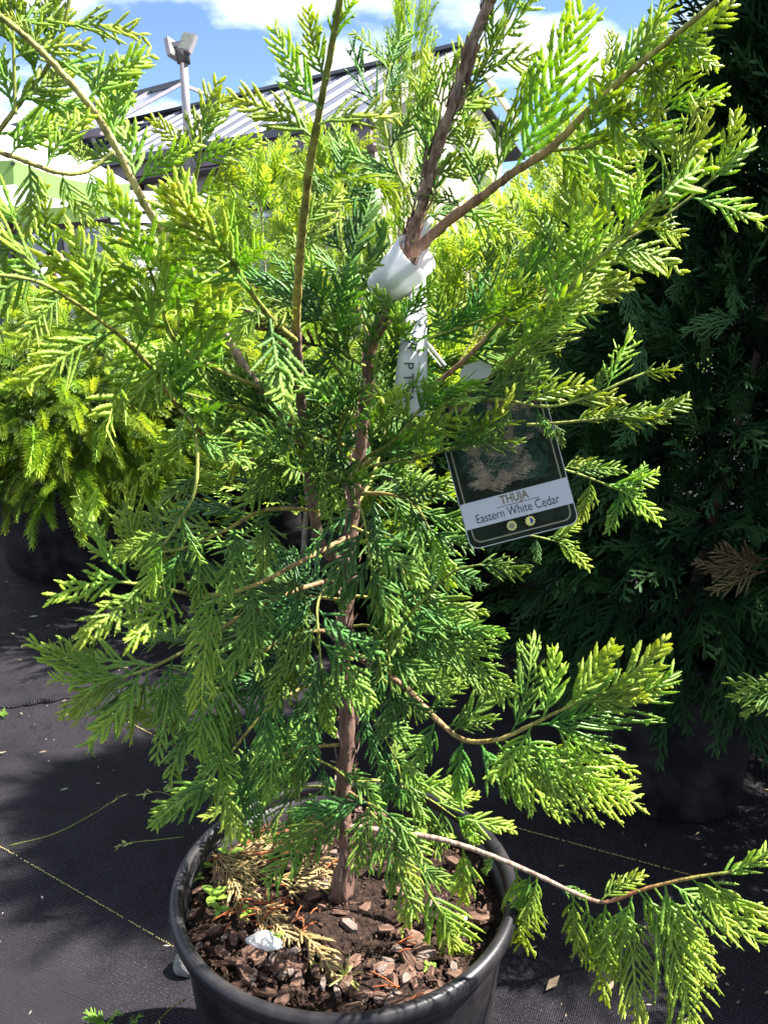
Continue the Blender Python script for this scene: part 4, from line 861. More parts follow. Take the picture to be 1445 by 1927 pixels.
# lowest right branch over the pot rim
branch([(650, 1555, .868), (740, 1565, .86), (830, 1580, .85), (910, 1605, .83), (1000, 1642, .81), (1085, 1682, .79), (1140, 1697, .78), (1215, 1672, .77), (1300, 1652, .76), (1380, 1640, .75)], .0046, .0017, 0, a0=.0, a1=.98, mtl='greytwig', extra=[
    (1350, 1645, 1470, 1628, .755, .74, 20), (1300, 1652, 1400, 1740, .76, .73, 5), (1330, 1648, 1445, 1780, .755, .72, 15), (1250, 1665, 1280, 1830, .765, .73, 0), (1200, 1675, 1330, 1850, .77, .73, 10), (1190, 1680, 1150, 1850, .775, .74, -10), (1140, 1697, 1110, 1830, .78, .76, 10), (1080, 1680, 1060, 1800, .79, .77, 0), (970, 1628, 985, 1830, .815, .79, 20),
    (1010, 1645, 1010, 1760, .81, .79, -15), (1130, 1695, 1200, 1625, .78, .79, 10), (1000, 1642, 960, 1740, .81, .80, 20), (1230, 1670, 1390, 1880, .77, .72, 0), (1260, 1662, 1420, 1760, .765, .74, -20), (1160, 1693, 1250, 1900, .78, .73, 15), (1100, 1688, 1150, 1920, .785, .74, 25), (1210, 1673, 1380, 1927, .77, .71, -5), (1050, 1665, 1100, 1700, .8, .79, 0), (870, 1592, 890, 1720, .84, .82, 10), (930, 1612, 900, 1640, .82, .82, 0)])
# front spray hanging over the pot soil
branch([(655, 1490, .865), (690, 1510, .83), (720, 1525, .80)], .0024, .0016, 0, a0=.3, a1=1, extra=[(715, 1520, 755, 1742, .80, .74, 0), (705, 1518, 800, 1660, .81, .76, 10), (690, 1510, 560, 1520, .82, .78, 10), (700, 1515, 640, 1640, .81, .77, -10), (680, 1508, 520, 1600, .83, .78, 20), (720, 1525, 830, 1600, .80, .77, 10), (650, 1495, 480, 1680, .85, .80, -20)])
branch([(660, 1470, .86), (620, 1440, .83), (570, 1425, .80), (520, 1440, .78)], .0018, .0012, 0, a0=.8, a1=1, extra=[(540, 1432, 470, 1475, .79, .77, 0), (580, 1427, 530, 1500, .8, .79, 0), (610, 1437, 600, 1500, .82, .81, 10), (640, 1450, 725, 1490, .84, .80, 10)])
branch([(655, 1500, .866), (600, 1480, .90), (520, 1490, .93), (450, 1510, .94)], .0020, .0012, 8, .09, .07, 45, 0, 20, .2, .97, .2, a0=.8, a1=1, tipL=.06)
branch([(655, 1470, .866), (720, 1470, .90), (800, 1500, .92), (860, 1540, .92)], .0020, .0012, 8, .09, .07, 45, 0, 20, .2, .97, .25, a0=.8, a1=1, tipL=.06)
branch([(690, 1520, .85), (760, 1600, .81), (800, 1670, .79), (840, 1730, .78)], .0016, .001, 0, a0=.9, a1=1, extra=[(800, 1665, 905, 1850, .79, .76, 10), (780, 1640, 790, 1760, .80, .78, 0), (830, 1710, 880, 1790, .78, .77, 0), (780, 1620, 850, 1690, .80, .79, 0)])
# left lower mass
branch([(650, 1085, .868), (560, 1110, .83), (470, 1150, .79), (380, 1205, .76), (300, 1250, .73), (230, 1275, .71)], .0036, .0014, 11, .125, .085, 48, 0, 25, .12, .97, .22, a0=.2, a1=1, tipL=.07, extra=[(235, 1270, 90, 1300, .71, .68, 50), (250, 1265, 115, 1378, .715, .70, 55), (262, 1268, 160, 1390, .72, .71, 50), (280, 1262, 238, 1420, .725, .71, 50), (190, 1262, 80, 1205, .70, .69, 60), (185, 1260, 140, 1180, .70, .70, 50)])
branch([(655, 1010, .868), (560, 1060, .81), (470, 1105, .76), (380, 1120, .71), (300, 1105, .67), (230, 1095, .64)], .0032, .0014, 11, .115, .08, 46, 0, 20, .15, .97, .15, a0=.3, a1=1, tipL=.07)
branch([(648, 1190, .868), (570, 1190, .83), (490, 1230, .79), (420, 1290, .77), (370, 1350, .76)], .0032, .0014, 9, .13, .09, 46, 0, 15, .12, .97, .25, a0=.3, a1=1, tipL=.08)
branch([(646, 1290, .868), (580, 1290, .84), (500, 1340, .81), (440, 1410, .80), (390, 1470, .79)], .0030, .0014, 9, .125, .085, 45, 0, 15, .12, .97, .25, a0=.3, a1=1, tipL=.08)
branch([(652, 1400, .868), (570, 1410, .86), (490, 1440, .85), (420, 1480, .84)], .0026, .0013, 7, .11, .08, 46, 0, 30, .15, .97, .2, a0=.4, a1=1, tipL=.07)
branch([(640, 1060, .865), (600, 1130, .80), (600, 1200, .77), (605, 1260, .76)], .002, .0012, 6, .10, .07, 45, 0, 0, .3, .97, .2, a0=.8, a1=1, tipL=.08)
branch([(600, 960, .83), (500, 960, .77), (420, 1000, .73), (350, 1030, .70), (300, 1040, .68)], .0026, .0012, 10, .085, .06, 46, 0, 25, .15, .97, .15, a0=.5, a1=1, tipL=.06)
# middle, in front of and behind the trunk
branch([(668, 930, .865), (730, 930, .83), (780, 950, .81), (810, 1000, .80)], .0028, .0013, 8, .075, .055, 46, 0, 10, .15, .97, .3, a0=.3, a1=1, tipL=.07)
branch([(672, 880, .862), (740, 870, .80), (810, 855, .75), (870, 835, .72), (905, 812, .70)], .0022, .0012, 6, .07, .045, 36, 0, 55, .15, .97, .05, a0=.85, a1=1, tipL=.06)
branch([(660, 990, .868), (720, 1020, .84), (760, 1080, .82), (790, 1150, .81)], .0022, .0012, 8, .10, .07, 46, 0, 0, .2, .97, .3, a0=.7, a1=1, tipL=.06)
branch([(655, 1120, .868), (720, 1130, .86), (770, 1170, .85), (800, 1230, .84)], .0022, .0012, 8, .10, .07, 46, 0, 10, .2, .97, .3, a0=.7, a1=1, tipL=.06)
branch([(690, 745, .85), (640, 700, .80), (600, 640, .77), (590, 560, .75)], .0022, .0012, 10, .10, .07, 44, 0, 10, .15, .97, .05, a0=.8, a1=1, tipL=.06)
branch([(684, 790, .852), (740, 740, .82), (790, 690, .81), (830, 620, .81)], .0020, .0012, 8, .095, .065, 42, 0, 35, .2, .97, .05, a0=.8, a1=1, tipL=.06)
branch([(676, 850, .86), (600, 820, .80), (520, 800, .75), (450, 760, .72)], .0024, .0012, 11, .105, .07, 44, 0, 35, .15, .97, .12, a0=.5, a1=1, tipL=.06)
branch([(672, 870, .862), (640, 850, .78), (640, 800, .73), (660, 760, .70)], .0020, .0012, 8, .10, .07, 44, 0, 50, .2, .97, .05, a0=.8, a1=1, tipL=.06)
branch([(664, 960, .866), (700, 900, .92), (720, 830, .97), (740, 740, 1.0)], .0026, .0012, 10, .11, .08, 44, 0, 20, .2, .97, .1, a0=.5, a1=1, tipL=.07)
branch([(656, 1130, .868), (560, 1120, .93), (470, 1110, .98)], .0026, .0012, 8, .12, .09, 44, 0, 25, .2, .97, .2, a0=.5, a1=1, tipL=.07)
branch([(655, 1240, .868), (740, 1230, .94), (830, 1250, .99)], .0026, .0012, 8, .11, .08, 44, 0, 25, .2, .97, .2, a0=.5, a1=1, tipL=.07)
branch([(652, 1350, .868), (590, 1360, .93), (540, 1400, .97)], .0026, .0012, 7, .11, .08, 44, 0, 25, .2, .97, .2, a0=.5, a1=1, tipL=.07)
branch([(672, 885, .86), (690, 860, .76), (740, 830, .70), (790, 770, .67)], .0020, .0011, 7, .085, .06, 42, 0, 30, .3, .97, .0, a0=.8, a1=1, tipL=.05)
branch([(668, 900, .86), (640, 900, .76), (590, 880, .70), (540, 840, .67)], .0020, .0011, 8, .085, .06, 42, 0, 35, .25, .97, .05, a0=.8, a1=1, tipL=.06)
branch([(690, 690, .84), (670, 680, .78), (630, 640, .74), (610, 560, .72)], .0018, .0010, 8, .08, .055, 40, 0, 15, .25, .97, .0, a0=.85, a1=1, tipL=.05)
branch([(694, 680, .84), (740, 640, .78), (760, 600, .76)], .0016, .0010, 5, .07, .05, 42, 0, 30, .25, .97, .0, a0=.85, a1=1, tipL=.05)
branch([(664, 950, .866), (680, 960, .80), (690, 1010, .77), (700, 1080, .76)], .0018, .0010, 6, .085, .06, 45, 0, 0, .3, .97, .2, a0=.85, a1=1, tipL=.06)
branch([(652, 1180, .868), (700, 1180, .83), (730, 1230, .80), (735, 1300, .79)], .0018, .0010, 6, .09, .06, 45, 0, 0, .25, .97, .25, a0=.85, a1=1, tipL=.06)
branch([(645, 1310, .868), (700, 1350, .85), (740, 1420, .84), (760, 1480, .83)], .0018, .0010, 6, .085, .06, 45, 0, 0, .25, .97, .25, a0=.85, a1=1, tipL=.05)
print('SPRAYS', NSPRAY[0])

# ================================================================== white trunk wrap, tie, long tag
c0 = P(722, 545, .80); c1 = P(782, 478, .775); ax = (c1 - c0).normalized(); cu = (c0 - CAM); cu = (cu - ax * cu.dot(ax)).normalized(); cv = ax.cross(cu)
wr = empty('trunk_wrap', tuple(c0)); tag(wr, 'white rolled vinyl collar around the cedar trunk', 'collar')
v = []; n = 44; hh = (c1 - c0).length * 0.53
mid = (c0 + c1) / 2
for i in range(n + 1):
    th = R(-8) + R(388) * i / n
    for s_ in (-1, 1):
        rr = 0.0190 + 0.0014 * (i / n) + 0.0016 * s_
        v.append(mid + ax * hh * s_ + (cu * math.cos(th) + cv * math.sin(th)) * rr)
m = MB(); m.add(v, [(2 * i, 2 * i + 2, 2 * i + 3, 2 * i + 1) for i in range(n)]); wo = m.build('collar_sheet', M['wrap'], wr, tuple(c0), True)
sm = wo.modifiers.new('solid', 'SOLIDIFY'); sm.thickness = 0.0009
# tie
tie = empty('plastic_tie', tuple(P(738, 570, .80))); tag(tie, 'thin white plastic tie looped round the trunk below the collar', 'tie')
TO = tuple(P(738, 570, .80))
tc_ = P(735, 572, .806); ring = [tc_ + Vector((math.cos(a) * .0105, math.sin(a) * .0105, math.cos(a) * -.002)) for a in [2 * math.pi * i / 16 for i in range(17)]]
MB().tube(ring, .0011, 6).build('loop', M['wrap'], tie, TO, True)
MB().tube(smooth_line([P(742, 572, .79), P(770, 605, .785), P(795, 635, .785), P(822, 668, .785), P(838, 688, .785)], 24), [.0013 + .0006 * (i == 8 or i == 15) for i in range(24)], 6).build('strand', M['wrap'], tie, TO, True)
MB().tube(smooth_line([P(738, 575, .80), P(755, 590, .79), P(790, 640, .788), P(830, 690, .79)], 20), .0008, 5).build('strand', M['wrap'], tie, TO, True)
# long tag: a curved strip hanging behind the stem
def strip(name, L, Rr, label, mtl, k=24, bow=.006):
    ll = smooth_line([P(*p) for p in L], k); rr = smooth_line([P(*p) for p in Rr], k); v = []; mm = 6
    for i in range(k):
        for j in range(mm + 1): v.append(ll[i].lerp(rr[i], j / mm) - Vector((0, bow * math.sin(math.pi * j / mm), 0)))
    m = MB(); m.add(v, [(i * (mm + 1) + j, i * (mm + 1) + j + 1, (i + 1) * (mm + 1) + j + 1, (i + 1) * (mm + 1) + j) for i in range(k - 1) for j in range(mm)])
    root = empty(name, tuple(ll[0])); tag(root, label, 'plant tag')
    o = m.build('tag_strip', mtl, root, tuple(ll[0]), True); s_ = o.modifiers.new('solid', 'SOLIDIFY'); s_.thickness = .0006; s_.offset = 1
    return root, tuple(ll[0])
stp, sO = strip('hanging_tag', [(776, 505, .812), (764, 580, .780), (750, 660, .755), (742, 730, .755), (742, 775, .755)], [(800, 512, .812), (804, 600, .780), (804, 680, .755), (802, 740, .755), (800, 785, .755)], 'long white printed tag hanging below the collar behind the fronds', M['wrap'])
def text_part(body, size, org, xa, ya, mtl, parent, pO, name='lettering', align='CENTER', squeeze=1.0, bold=0.0):
    cu_ = bpy.data.curves.new('t', 'FONT'); cu_.body = body; cu_.size = size; cu_.align_x = align; cu_.align_y = 'CENTER'; cu_.offset = bold; cu_.extrude = 0.0
    to = bpy.data.objects.new('t', cu_); COL.objects.link(to); dg_ = bpy.context.evaluated_depsgraph_get(); me = bpy.data.meshes.new_from_object(to.evaluated_get(dg_)); bpy.data.objects.remove(to); bpy.data.curves.remove(cu_)
    xa = Vector(xa).normalized(); ya = Vector(ya); ya = (ya - xa * ya.dot(xa)).normalized(); za = xa.cross(ya)
    mt = Matrix.Identity(4)
    for i in range(3): mt[i][0] = xa[i] * squeeze; mt[i][1] = ya[i]; mt[i][2] = za[i]; mt[i][3] = org[i]
    me.materials.clear(); me.materials.append(mtl); me.name = name
    return link(bpy.data.objects.new(name, me), parent, mt)
dn = (P(776, 760, .78) - P(778, 600, .78))
for body, px, py in (('WI', 774, 640), ('P T', 768, 700), ('GA', 768, 738)):
    text_part(body, .013, P(px, py, .7450), dn, Vector((1, 0, 0)), M['ink'], stp, sO)
# small folded hang strip behind the wrap to the upper right
strip('hanging_tag', [(786, 395, .83), (770, 450, .83), (745, 530, .83)], [(815, 410, .83), (800, 470, .83), (775, 540, .83)], 'short white tag end showing above the collar', M['wrap'], 10, .003)

# ================================================================== label card
BL = P(886, 1036, .765); BRt = P(1090, 984, .755); TRt = P(985, 695, .80)
ux = (BRt - BL).normalized(); W = (BRt - BL).length; vy = TRt - BRt; vy = (vy - ux * vy.dot(ux)); H = vy.length * 1.02; vy.normalize(); cz = ux.cross(vy)
card = empty('label_card', tuple(BL)); tag(card, 'plant label card with frond photo and pale name band hanging in the cedar', 'plant label'); KO = tuple(BL)
def cp(u, v_, z=0): return BL + ux * (u * W) + vy * (v_ * H) + cz * z
def rounded(x0, y0, x1, y1, r, k=6):
    o = []
    for cx, cy, a0 in ((x1 - r, y0 + r, -90), (x1 - r, y1 - r, 0), (x0 + r, y1 - r, 90), (x0 + r, y0 + r, 180)):
        for i in range(k + 1): a = R(a0 + 90 * i / k); o.append((cx + r * math.cos(a), cy + r * math.sin(a)))
    return o
def ck(x_, y_, z=0): return BL + ux * x_ + vy * y_ + cz * z
out_ = rounded(0, 0, W, H, .009)
slab(MB(), [ck(x_, y_, 0) for x_, y_ in out_], cz * -.0008).build('card_sheet', M['card_edge'], card, KO)
inn = rounded(.0008, .0008, W - .0008, H - .0008, .0085)
q(MB(), [ck(x_, y_, .0003) for x_, y_ in inn]).build('printed_photo', M['card'], card, KO)
lo = rounded(.005, .005, W - .005, H - .005, .008); li = rounded(.0064, .0064, W - .0064, H - .0064, .007); k_ = len(lo)
m = MB(); m.add([ck(*p, .0006) for p in lo] + [ck(*p, .0006) for p in li], [(i, (i + 1) % k_, k_ + (i + 1) % k_, k_ + i) for i in range(k_)]); m.build('border_line', M['card_line'], card, KO)
# printed fronds (flat print on the card)
flat = []
for kk in range(5):
    V, Q, A = spray_lite(rs, 0.06, 8, 45, .8, 0, rs.uniform(-.4, .4), 0.0011, .42); V = V.copy(); V[:, 2] = 0; flat.append(V); 
    Qf = Q; me = bpy.data.meshes.new('printed_frond'); me.from_pydata([tuple(x) for x in V], [], [tuple(x) for x in Q]); me.update(); flat[-1] = me
y_b = 0.27 * H; rk2 = random.Random(3); lay = 0
for i in range(420):
    gx, gy = rk2.uniform(.07, .93) * W, rk2.uniform(.31, .97) * H
    a = rk2.uniform(-.6, 3.8); me = flat[i % 5]; sc_ = rk2.uniform(.22, .6)
    L_ = .06 * sc_
    ex, ey = gx + math.cos(a) * L_, gy + math.sin(a) * L_
    if not (.010 < ex < W - .010 and y_b + .008 < ey < H - .010): continue
    if gy < y_b + .010: continue
    lay += 1; fr = frame(ck(gx, gy, .0007 + .000012 * lay), ux * math.cos(a) + vy * math.sin(a), cz, sc_)
    o = bpy.data.objects.new('printed_frond', me)
    if not me.materials: me.materials.append(M['card_frond'])
    link(o, card, fr); o.material_slots[0].link = 'OBJECT'; o.material_slots[0].material = M['card_frond2'] if (i % 2 == 0 or gx > .74 * W and gy < .5 * H) else M['card_frond']
for a_, b_ in (((.50, .48), (.40, .85)), ((.50, .48), (.66, .62)), ((.49, .52), (.22, .72))):
    MB().bar(ck(a_[0] * W, a_[1] * H, .0018), ck(b_[0] * W, b_[1] * H, .0018), .0007, .0001, cz).build('printed_stem', M['card_red'], card, KO)
b0, b1_ = .125 * H, .285 * H
q(MB(), [ck(0.0009, b0, .0021), ck(W - .0009, b0, .0021), ck(W - .0009, b1_, .0021), ck(.0009, b1_, .0021)]).build('name_band', M['card_band'], card, KO)
zt = .0024
text_part('THUJA', .0115, ck(.50 * W, .248 * H, zt), ux, vy, M['ink_olive'], card, KO, squeeze=.8, bold=.0003)
MB().bar(ck(.33 * W, .212 * H, zt), ck(.72 * W, .212 * H, zt), .0006, .0001, cz).build('rule', M['ink'], card, KO)
# name in a roman letter: the strokes carry small serifs
nm = 'Eastern White Cedar'; text_part(nm, .0125, ck(.50 * W, .172 * H, zt), ux, vy, M['ink'], card, KO, squeeze=.76)
for cx_, half in ((.415, False), (.585, True)):
    c = (cx_ * W, .085 * H); m = MB(); pts = []
    for i in range(24): a = 2 * math.pi * i / 24; rr = .0054 if i % 2 == 0 else .0038; pts.append(ck(c[0] + math.cos(a) * rr, c[1] + math.sin(a) * rr, zt))
    so = q(m, pts).build('sun_symbol', M['card_sun'], card, KO)
    m = MB(); pr_ = [ck(c[0] + math.cos(a) * .0030, c[1] + math.sin(a) * .0030, zt + .0002) for a in [R(-90) + (math.pi if half else 2 * math.pi) * i / 16 for i in range(17 if half else 16)]]
    q(m, pr_).build('sun_disc', M['card_blue'] if half else M['card_line'], so, KO)
# top tab of the card with the slot where the tie passes
slab(MB(), [ck(.30 * W, H - .0005, -.0001), ck(.62 * W, H - .0005, -.0001), ck(.60 * W, H + .012, -.0001), ck(.54 * W, H + .017, -.0001), ck(.38 * W, H + .017, -.0001), ck(.32 * W, H + .012, -.0001)], cz * -.0006).build('hang_tab', M['card_edge'], card, KO)

# ================================================================== potting mix and what lies on it
soil = MB(); v = []; f = []; nr, na = 26, 84
for i in range(nr + 1):
    for j in range(na):
        r = .194 * i / nr; a = 2 * math.pi * j / na; x_, y_ = POT.x + r * math.cos(a), POT.y + r * math.sin(a)
        v.append((x_, y_, SOILZ + .012 * mnoise.noise(Vector((x_ * 14, y_ * 14, 3))) + .006 * mnoise.noise(Vector((x_ * 60, y_ * 60, 7))) + .01 * (1 - r / .194)))
for i in range(nr):
    for j in range(na): f.append((i * na + j, i * na + (j + 1) % na, (i + 1) * na + (j + 1) % na, (i + 1) * na + j))
soil.add(v, f); mix = soil.build('potting_mix', M['soil'], None, (POT.x, POT.y, SOILZ), True)
tag(mix, 'dark potting mix with bark chips filling the front pot', 'soil')
def soil_pt(px, py, up=0.0): p = PZ(px, py, SOILZ + .006 + up); return p
def chip_mesh(rg, sx, sy, sz):
    n = rg.randint(6, 8); ring = []
    for i in range(n):
        a = 2 * math.pi * i / n + rg.uniform(-.25, .25); ring.append((sx * math.cos(a) * rg.uniform(.75, 1.1), sy * math.sin(a) * rg.uniform(.7, 1.1)))
    mb = MB(); vv = [(x_, y_, -sz) for x_, y_ in ring] + [(x_ * rg.uniform(.8, .95), y_ * rg.uniform(.8, .95), sz * rg.uniform(.5, 1.2)) for x_, y_ in ring]
    mb.add(vv, [tuple(range(n - 1, -1, -1)), tuple(range(n, 2 * n))] + [(i, (i + 1) % n, n + (i + 1) % n, n + i) for i in range(n)]); return mb
rk3 = random.Random(9)
CH = [chip_mesh(rk3, s_ * rk3.uniform(.9, 1.5), s_ * rk3.uniform(.4, .75), s_ * rk3.uniform(.14, .3)).mesh('bark_chip', M['chip' if i % 3 == 0 else ('chip3' if i % 7 == 1 else 'chip2')], False) for i, s_ in enumerate((.012, .014, .009, .017, .011, .008, .013, .007, .010, .015, .006, .012))]
for i in range(285):
    r = .19 * math.sqrt(rk3.random()); a = rk3.uniform(0, 6.283)
    if rk3.random() < .3: a = rk3.uniform(R(200), R(320)); r = .19 * math.sqrt(rk3.uniform(.35, 1))
    p = Vector((POT.x + r * math.cos(a), POT.y + r * math.sin(a), SOILZ + .009 + .006 * rk3.random()))
    rot = Matrix.Rotation(rk3.uniform(0, 6.28), 4, 'Z') @ Matrix.Rotation(rk3.gauss(0, .28), 4, 'X') @ Matrix.Rotation(rk3.gauss(0, .28), 4, 'Y')
    s_ = rk3.uniform(.55, 1.15) * (1 if r < .172 else .7)
    link(bpy.data.objects.new('bark_chip', CH[rk3.randrange(12)]), mix, T(p) @ rot @ Matrix.Scale(s_, 4))
cr_ = MB()
for i in range(5200):
    r = .192 * math.sqrt(rk3.random()); a = rk3.uniform(0, 6.283); c = Vector((POT.x + r * math.cos(a), POT.y + r * math.sin(a), SOILZ + .006 + .006 * rk3.random())); s_ = rk3.uniform(.0008, .0034)
    vv = [c + Vector((rk3.uniform(-1, 1), rk3.uniform(-1, 1), rk3.uniform(-.6, .9))) * s_ for _ in range(4)]; cr_.add(vv, [(0, 1, 2), (0, 2, 3), (0, 3, 1), (1, 3, 2)])
tag(cr_.build('soil_crumbs', M['chip2'], mix, (POT.x, POT.y, SOILZ)), kind='stuff')
nd = MB()
for cx_, cy_, n_, sp_ in ((870, 1535, 34, .03), (840, 1520, 22, .02), (500, 1720, 30, .025), (760, 1830, 10, .05), (560, 1580, 18, .04), (480, 1600, 14, .04)):
    for i in range(n_):
        c = soil_pt(cx_, cy_, .008 + .01 * rk3.random()) + Vector((rk3.gauss(0, sp_), rk3.gauss(0, sp_ * .7), 0)); a = rk3.gauss(.4, .7); l = rk3.uniform(.006, .022)
        if (Vector((c.x, c.y, 0)) - POT).length > .185: continue
        u = Vector((math.cos(a), math.sin(a), rk3.uniform(-.2, .2))) * l; nd.tube([c - u, c + Vector((0, 0, .002)), c + u], .0008, 4)
tag(nd.build('rust_needles', M['rust'], mix, (POT.x, POT.y, SOILZ)), kind='stuff')
# white stone, lumpy
def rock(name, c, s, label, mtl, seed):
    bm = bmesh.new(); bmesh.ops.create_icosphere(bm, subdivisions=3, radius=1)
    for vv in bm.verts:
        d = vv.co.copy(); k2 = 1 + .35 * mnoise.noise(d * 1.3 + Vector((seed, 0, 0))) + .12 * mnoise.noise(d * 4 + Vector((0, seed, 0))); vv.co = Vector((d.x * s[0], d.y * s[1], d.z * s[2])) * k2
    me = bpy.data.meshes.new(name); bm.to_mesh(me); bm.free(); me.materials.append(mtl); me.polygons.foreach_set('use_smooth', [True] * len(me.polygons))
    o = link(bpy.data.objects.new(name, me), None, T(c) @ Matrix.Rotation(R(-12), 4, 'Z')); tag(o, label, 'stone'); return o
rock('stone', soil_pt(498, 1772, .010), (.021, .012, .008), 'bright white stone on the bark chips at the front of the pot', M['white_stone'], 2)
rock('stone', soil_pt(872, 1728, .008), (.004, .004, .003), 'tiny white pebble on the soil at the right side of the pot', M['white_stone'], 5)
rock('stone', PZ(352, 1810, .015), (.022, .02, .022), 'grey stone on the fabric left of the front pot', M['stone'], 8)
# dead tan fronds lying on the soil
for i, (x0, y0, x1, y1, lb) in enumerate([(395, 1600, 510, 1690, 'tan dead frond along the left inner side of the pot'), (400, 1610, 545, 1600, 'upper tan dead frond lying at the back left of the soil'), (500, 1650, 640, 1670, 'pale straw frond pointing at the trunk base'), (545, 1740, 660, 1800, 'pale yellow dead frond right of the white stone'), (470, 1700, 570, 1760, 'pale frond just behind the white stone'), (560, 1600, 660, 1655, 'cream dead frond just left of the trunk base'), (420, 1640, 520, 1640, 'curled brown frond among the seedlings')]):
    p0 = soil_pt(x0, y0, .014); p1 = soil_pt(x1, y1, .022); d = p1 - p0; cands = [s for s in SPR if abs(s[0] - d.length) < .03] or SPR[:2]; me = cands[i % len(cands)][1].copy(); me.materials[0] = M['dead']; me.name = 'dead_frond'
    o = bpy.data.objects.new('dead_frond', me); link(o, None, frame(p0, d, Vector((rk3.uniform(-.3, .3), -.5, 1)), d.length / (max(vv.co.x for vv in me.vertices)))); tag(o, lb, 'dead frond')
# small star-shaped seedling of needles
ss = soil_pt(648, 1838, .006); st = empty('needle_seedling', tuple(ss)); tag(st, 'small yellow needle seedling spread like a star on the soil', 'seedling')
for i in range(11):
    a = rk3.uniform(0, 6.28); e = rk3.uniform(.1, 1.1); d = Vector((math.cos(a) * math.cos(e), math.sin(a) * math.cos(e), math.sin(e))); l = rk3.uniform(.016, .028); s_ = d.cross(Z0).normalized() * .0011; n_ = s_.cross(d).normalized() * .0006
    pts = []; 
    for f_, w_ in ((0, .5), (.3, 1), (.8, 1), (1, .2)): b_ = ss + d * l * f_ - Z0 * .004 * f_ * f_; pts += [b_ + s_ * w_, b_ + n_, b_ - s_ * w_]
    m = MB(); m.add(pts, [(3 * k + c_, 3 * k + c_ + 1, 3 * k + 4 + c_, 3 * k + 3 + c_) for k in range(3) for c_ in range(2)], .8); m.build('needle', M['grass'], st, tuple(ss), True)
# round-leaved seedlings
def seedling(px, py, s, label, nl=5):
    b_ = soil_pt(px, py, 0); root = empty('seedling', tuple(b_)); tag(root, label, 'seedling', 'weed seedlings in the pot'); tp_ = b_ + Vector((rk3.uniform(-.004, .004), 0, s * .9))
    MB().tube([b_, (b_ + tp_) / 2, tp_], .0009, 5, a=[.3, .5, .6]).build('stem', M['seedling'], root, tuple(b_), True)
    for i in range(nl):
        a = i * 2.2 + rk3.uniform(-.4, .4); e = rk3.uniform(.0, .5); d = Vector((math.cos(a) * math.cos(e), math.sin(a) * math.cos(e), math.sin(e))); l = s * rk3.uniform(.75, 1.2); sd_ = Z0.cross(d).normalized(); nn = d.cross(sd_)
        base_ = b_.lerp(tp_, .45 + .55 * i / nl); vv = []; 
        for f_ in range(7):
            t_ = f_ / 6; w_ = l * .30 * math.sin(math.pi * min(.97, .06 + t_ * .9)) ** .8
            if f_ < 1: w_ *= .25
            c = base_ + d * l * t_ - nn * l * .25 * t_ * t_; vv += [c + sd_ * w_ + nn * w_ * .25, c, c - sd_ * w_ + nn * w_ * .25]
        m = MB(); m.add(vv, [(3 * k + c_, 3 * k + c_ + 1, 3 * k + 4 + c_, 3 * k + 3 + c_) for k in range(6) for c_ in range(2)], [.3 + .5 * (k // 3) / 6 for k in range(21)]); m.build('leaf', M['seedling'], root, tuple(b_), True)
for px, py, s, lb in ((432, 1625, .020, 'broad leaved seedling highest at the back left of the pot'), (382, 1640, .016, 'seedling against the left rim of the pot'), (402, 1700, .018, 'leafy seedling low by the left rim'), (372, 1660, .013, 'tiny seedling squeezed under the left rim'), (415, 1722, .014, 'seedling below the leafy left rim clump'), (466, 1728, .014, 'dark four leaved seedling behind the white stone'), (518, 1785, .017, 'bright seedling growing over the white stone'), (590, 1822, .007, 'very small seedling on chips near the front rim'), (806, 1826, .009, 'lone small seedling at the front right of the soil'), (810, 1600, .022, 'larger seedling behind the low right branch'), (835, 1590, .018, 'seedling under the low right branch near the rim'), (475, 1560, .014, 'small seedling at the back left near the trunk'), (640, 1865, .007, 'tiny pale seedling touching the front rim')): seedling(px, py, s, lb)

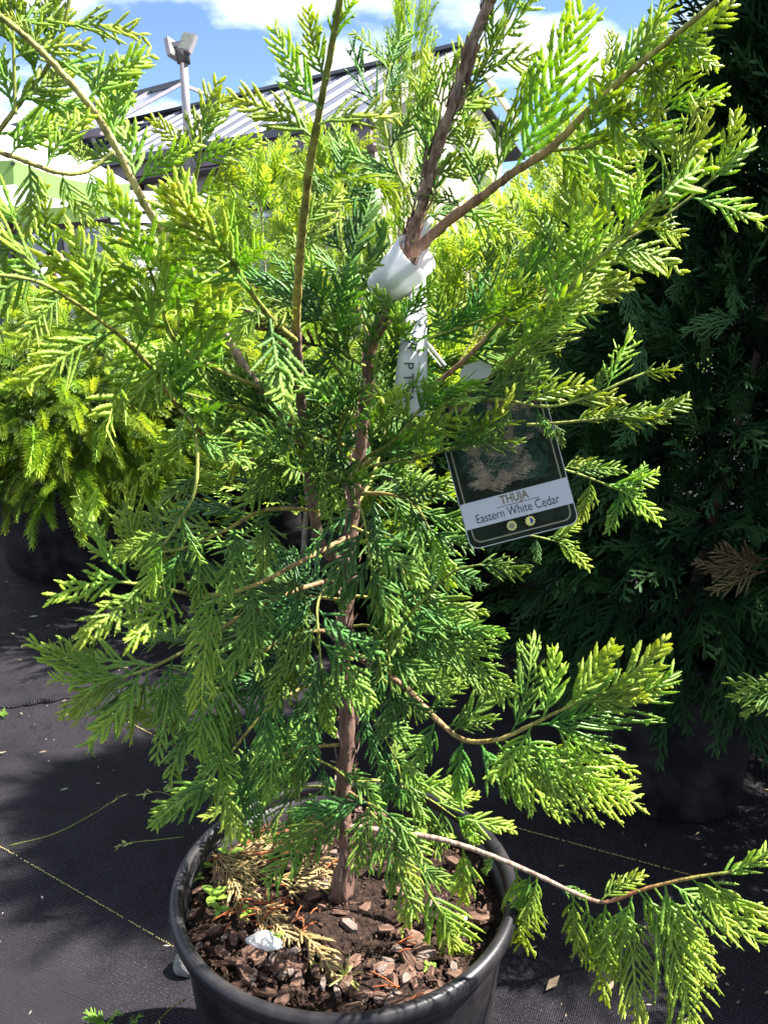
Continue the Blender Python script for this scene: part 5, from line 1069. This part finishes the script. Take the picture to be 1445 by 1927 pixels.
# ================================================================== weeds and grass on the fabric
def grass_stalk(pts, label, heads, r=.0013):
    ln = smooth_line([PZ(x_, y_, z_) for x_, y_, z_ in pts], 18); o0 = tuple(ln[0]); root = empty('grass_stalk', o0); tag(root, label, 'grass stalk')
    MB().tube(ln, [r * (1 - .6 * i / 17) for i in range(18)], 5, a=[.4 + .5 * i / 17 for i in range(18)]).build('stalk', M['grass'], root, o0, True)
    for i in range(heads):
        k2 = 17 - (i % 7); p = ln[k2]; d = (ln[17] - ln[12]).normalized() + Vector((rk3.uniform(-.6, .6), rk3.uniform(-.6, .6), rk3.uniform(-.1, .5))); d.normalize(); l = rk3.uniform(.008, .022); s_ = d.orthogonal().normalized() * .0016
        m = MB(); m.add([p, p + d * l * .5 + s_, p + d * l, p + d * l * .5 - s_], [(0, 1, 2, 3)], .9); m.build('spikelet', M['grass'], root, o0)
grass_stalk([(15, 1592, .01), (100, 1570, .025), (170, 1535, .02), (225, 1500, .012)], 'grass stalk lying on the fabric left of the pot', 9)
grass_stalk([(345, 1575, .05), (300, 1580, .06), (250, 1585, .05), (225, 1592, .03)], 'thin grass stalk leaning out from the pot rim', 8, .0009)
grass_stalk([(330, 1500, .02), (300, 1490, .03), (270, 1495, .02)], 'short grass tuft lying above the pot rim on the left', 6, .0009)
grass_stalk([(350, 1880, .02), (320, 1900, .04), (290, 1930, .05)], 'green weed stem at the foot of the pot on the left', 5, .0012)
for i, (px, py, lb) in enumerate(((200, 1905, 'feathery green weed at the bottom left of the fabric'), (235, 1918, 'second feathery weed touching the bottom left weed'), (8, 1325, 'bright little weed growing in the fabric seam at the left edge'))):
    b_ = PZ(px, py + 25, 0.0); root = empty('weed', tuple(b_)); tag(root, lb, 'weed')
    for k in range(5):
        a = rk3.uniform(0, 6.28); d = Vector((math.cos(a) * .6, math.sin(a) * .6, .9)); me = SPR[k % 4][1]; sc_ = .04 / .065 if i < 2 else .4
        o = bpy.data.objects.new('leaf', me); link(o, root, frame(b_, d, Z0, sc_)); o.material_slots[0].link = 'OBJECT'; o.material_slots[0].material = M['seedling']
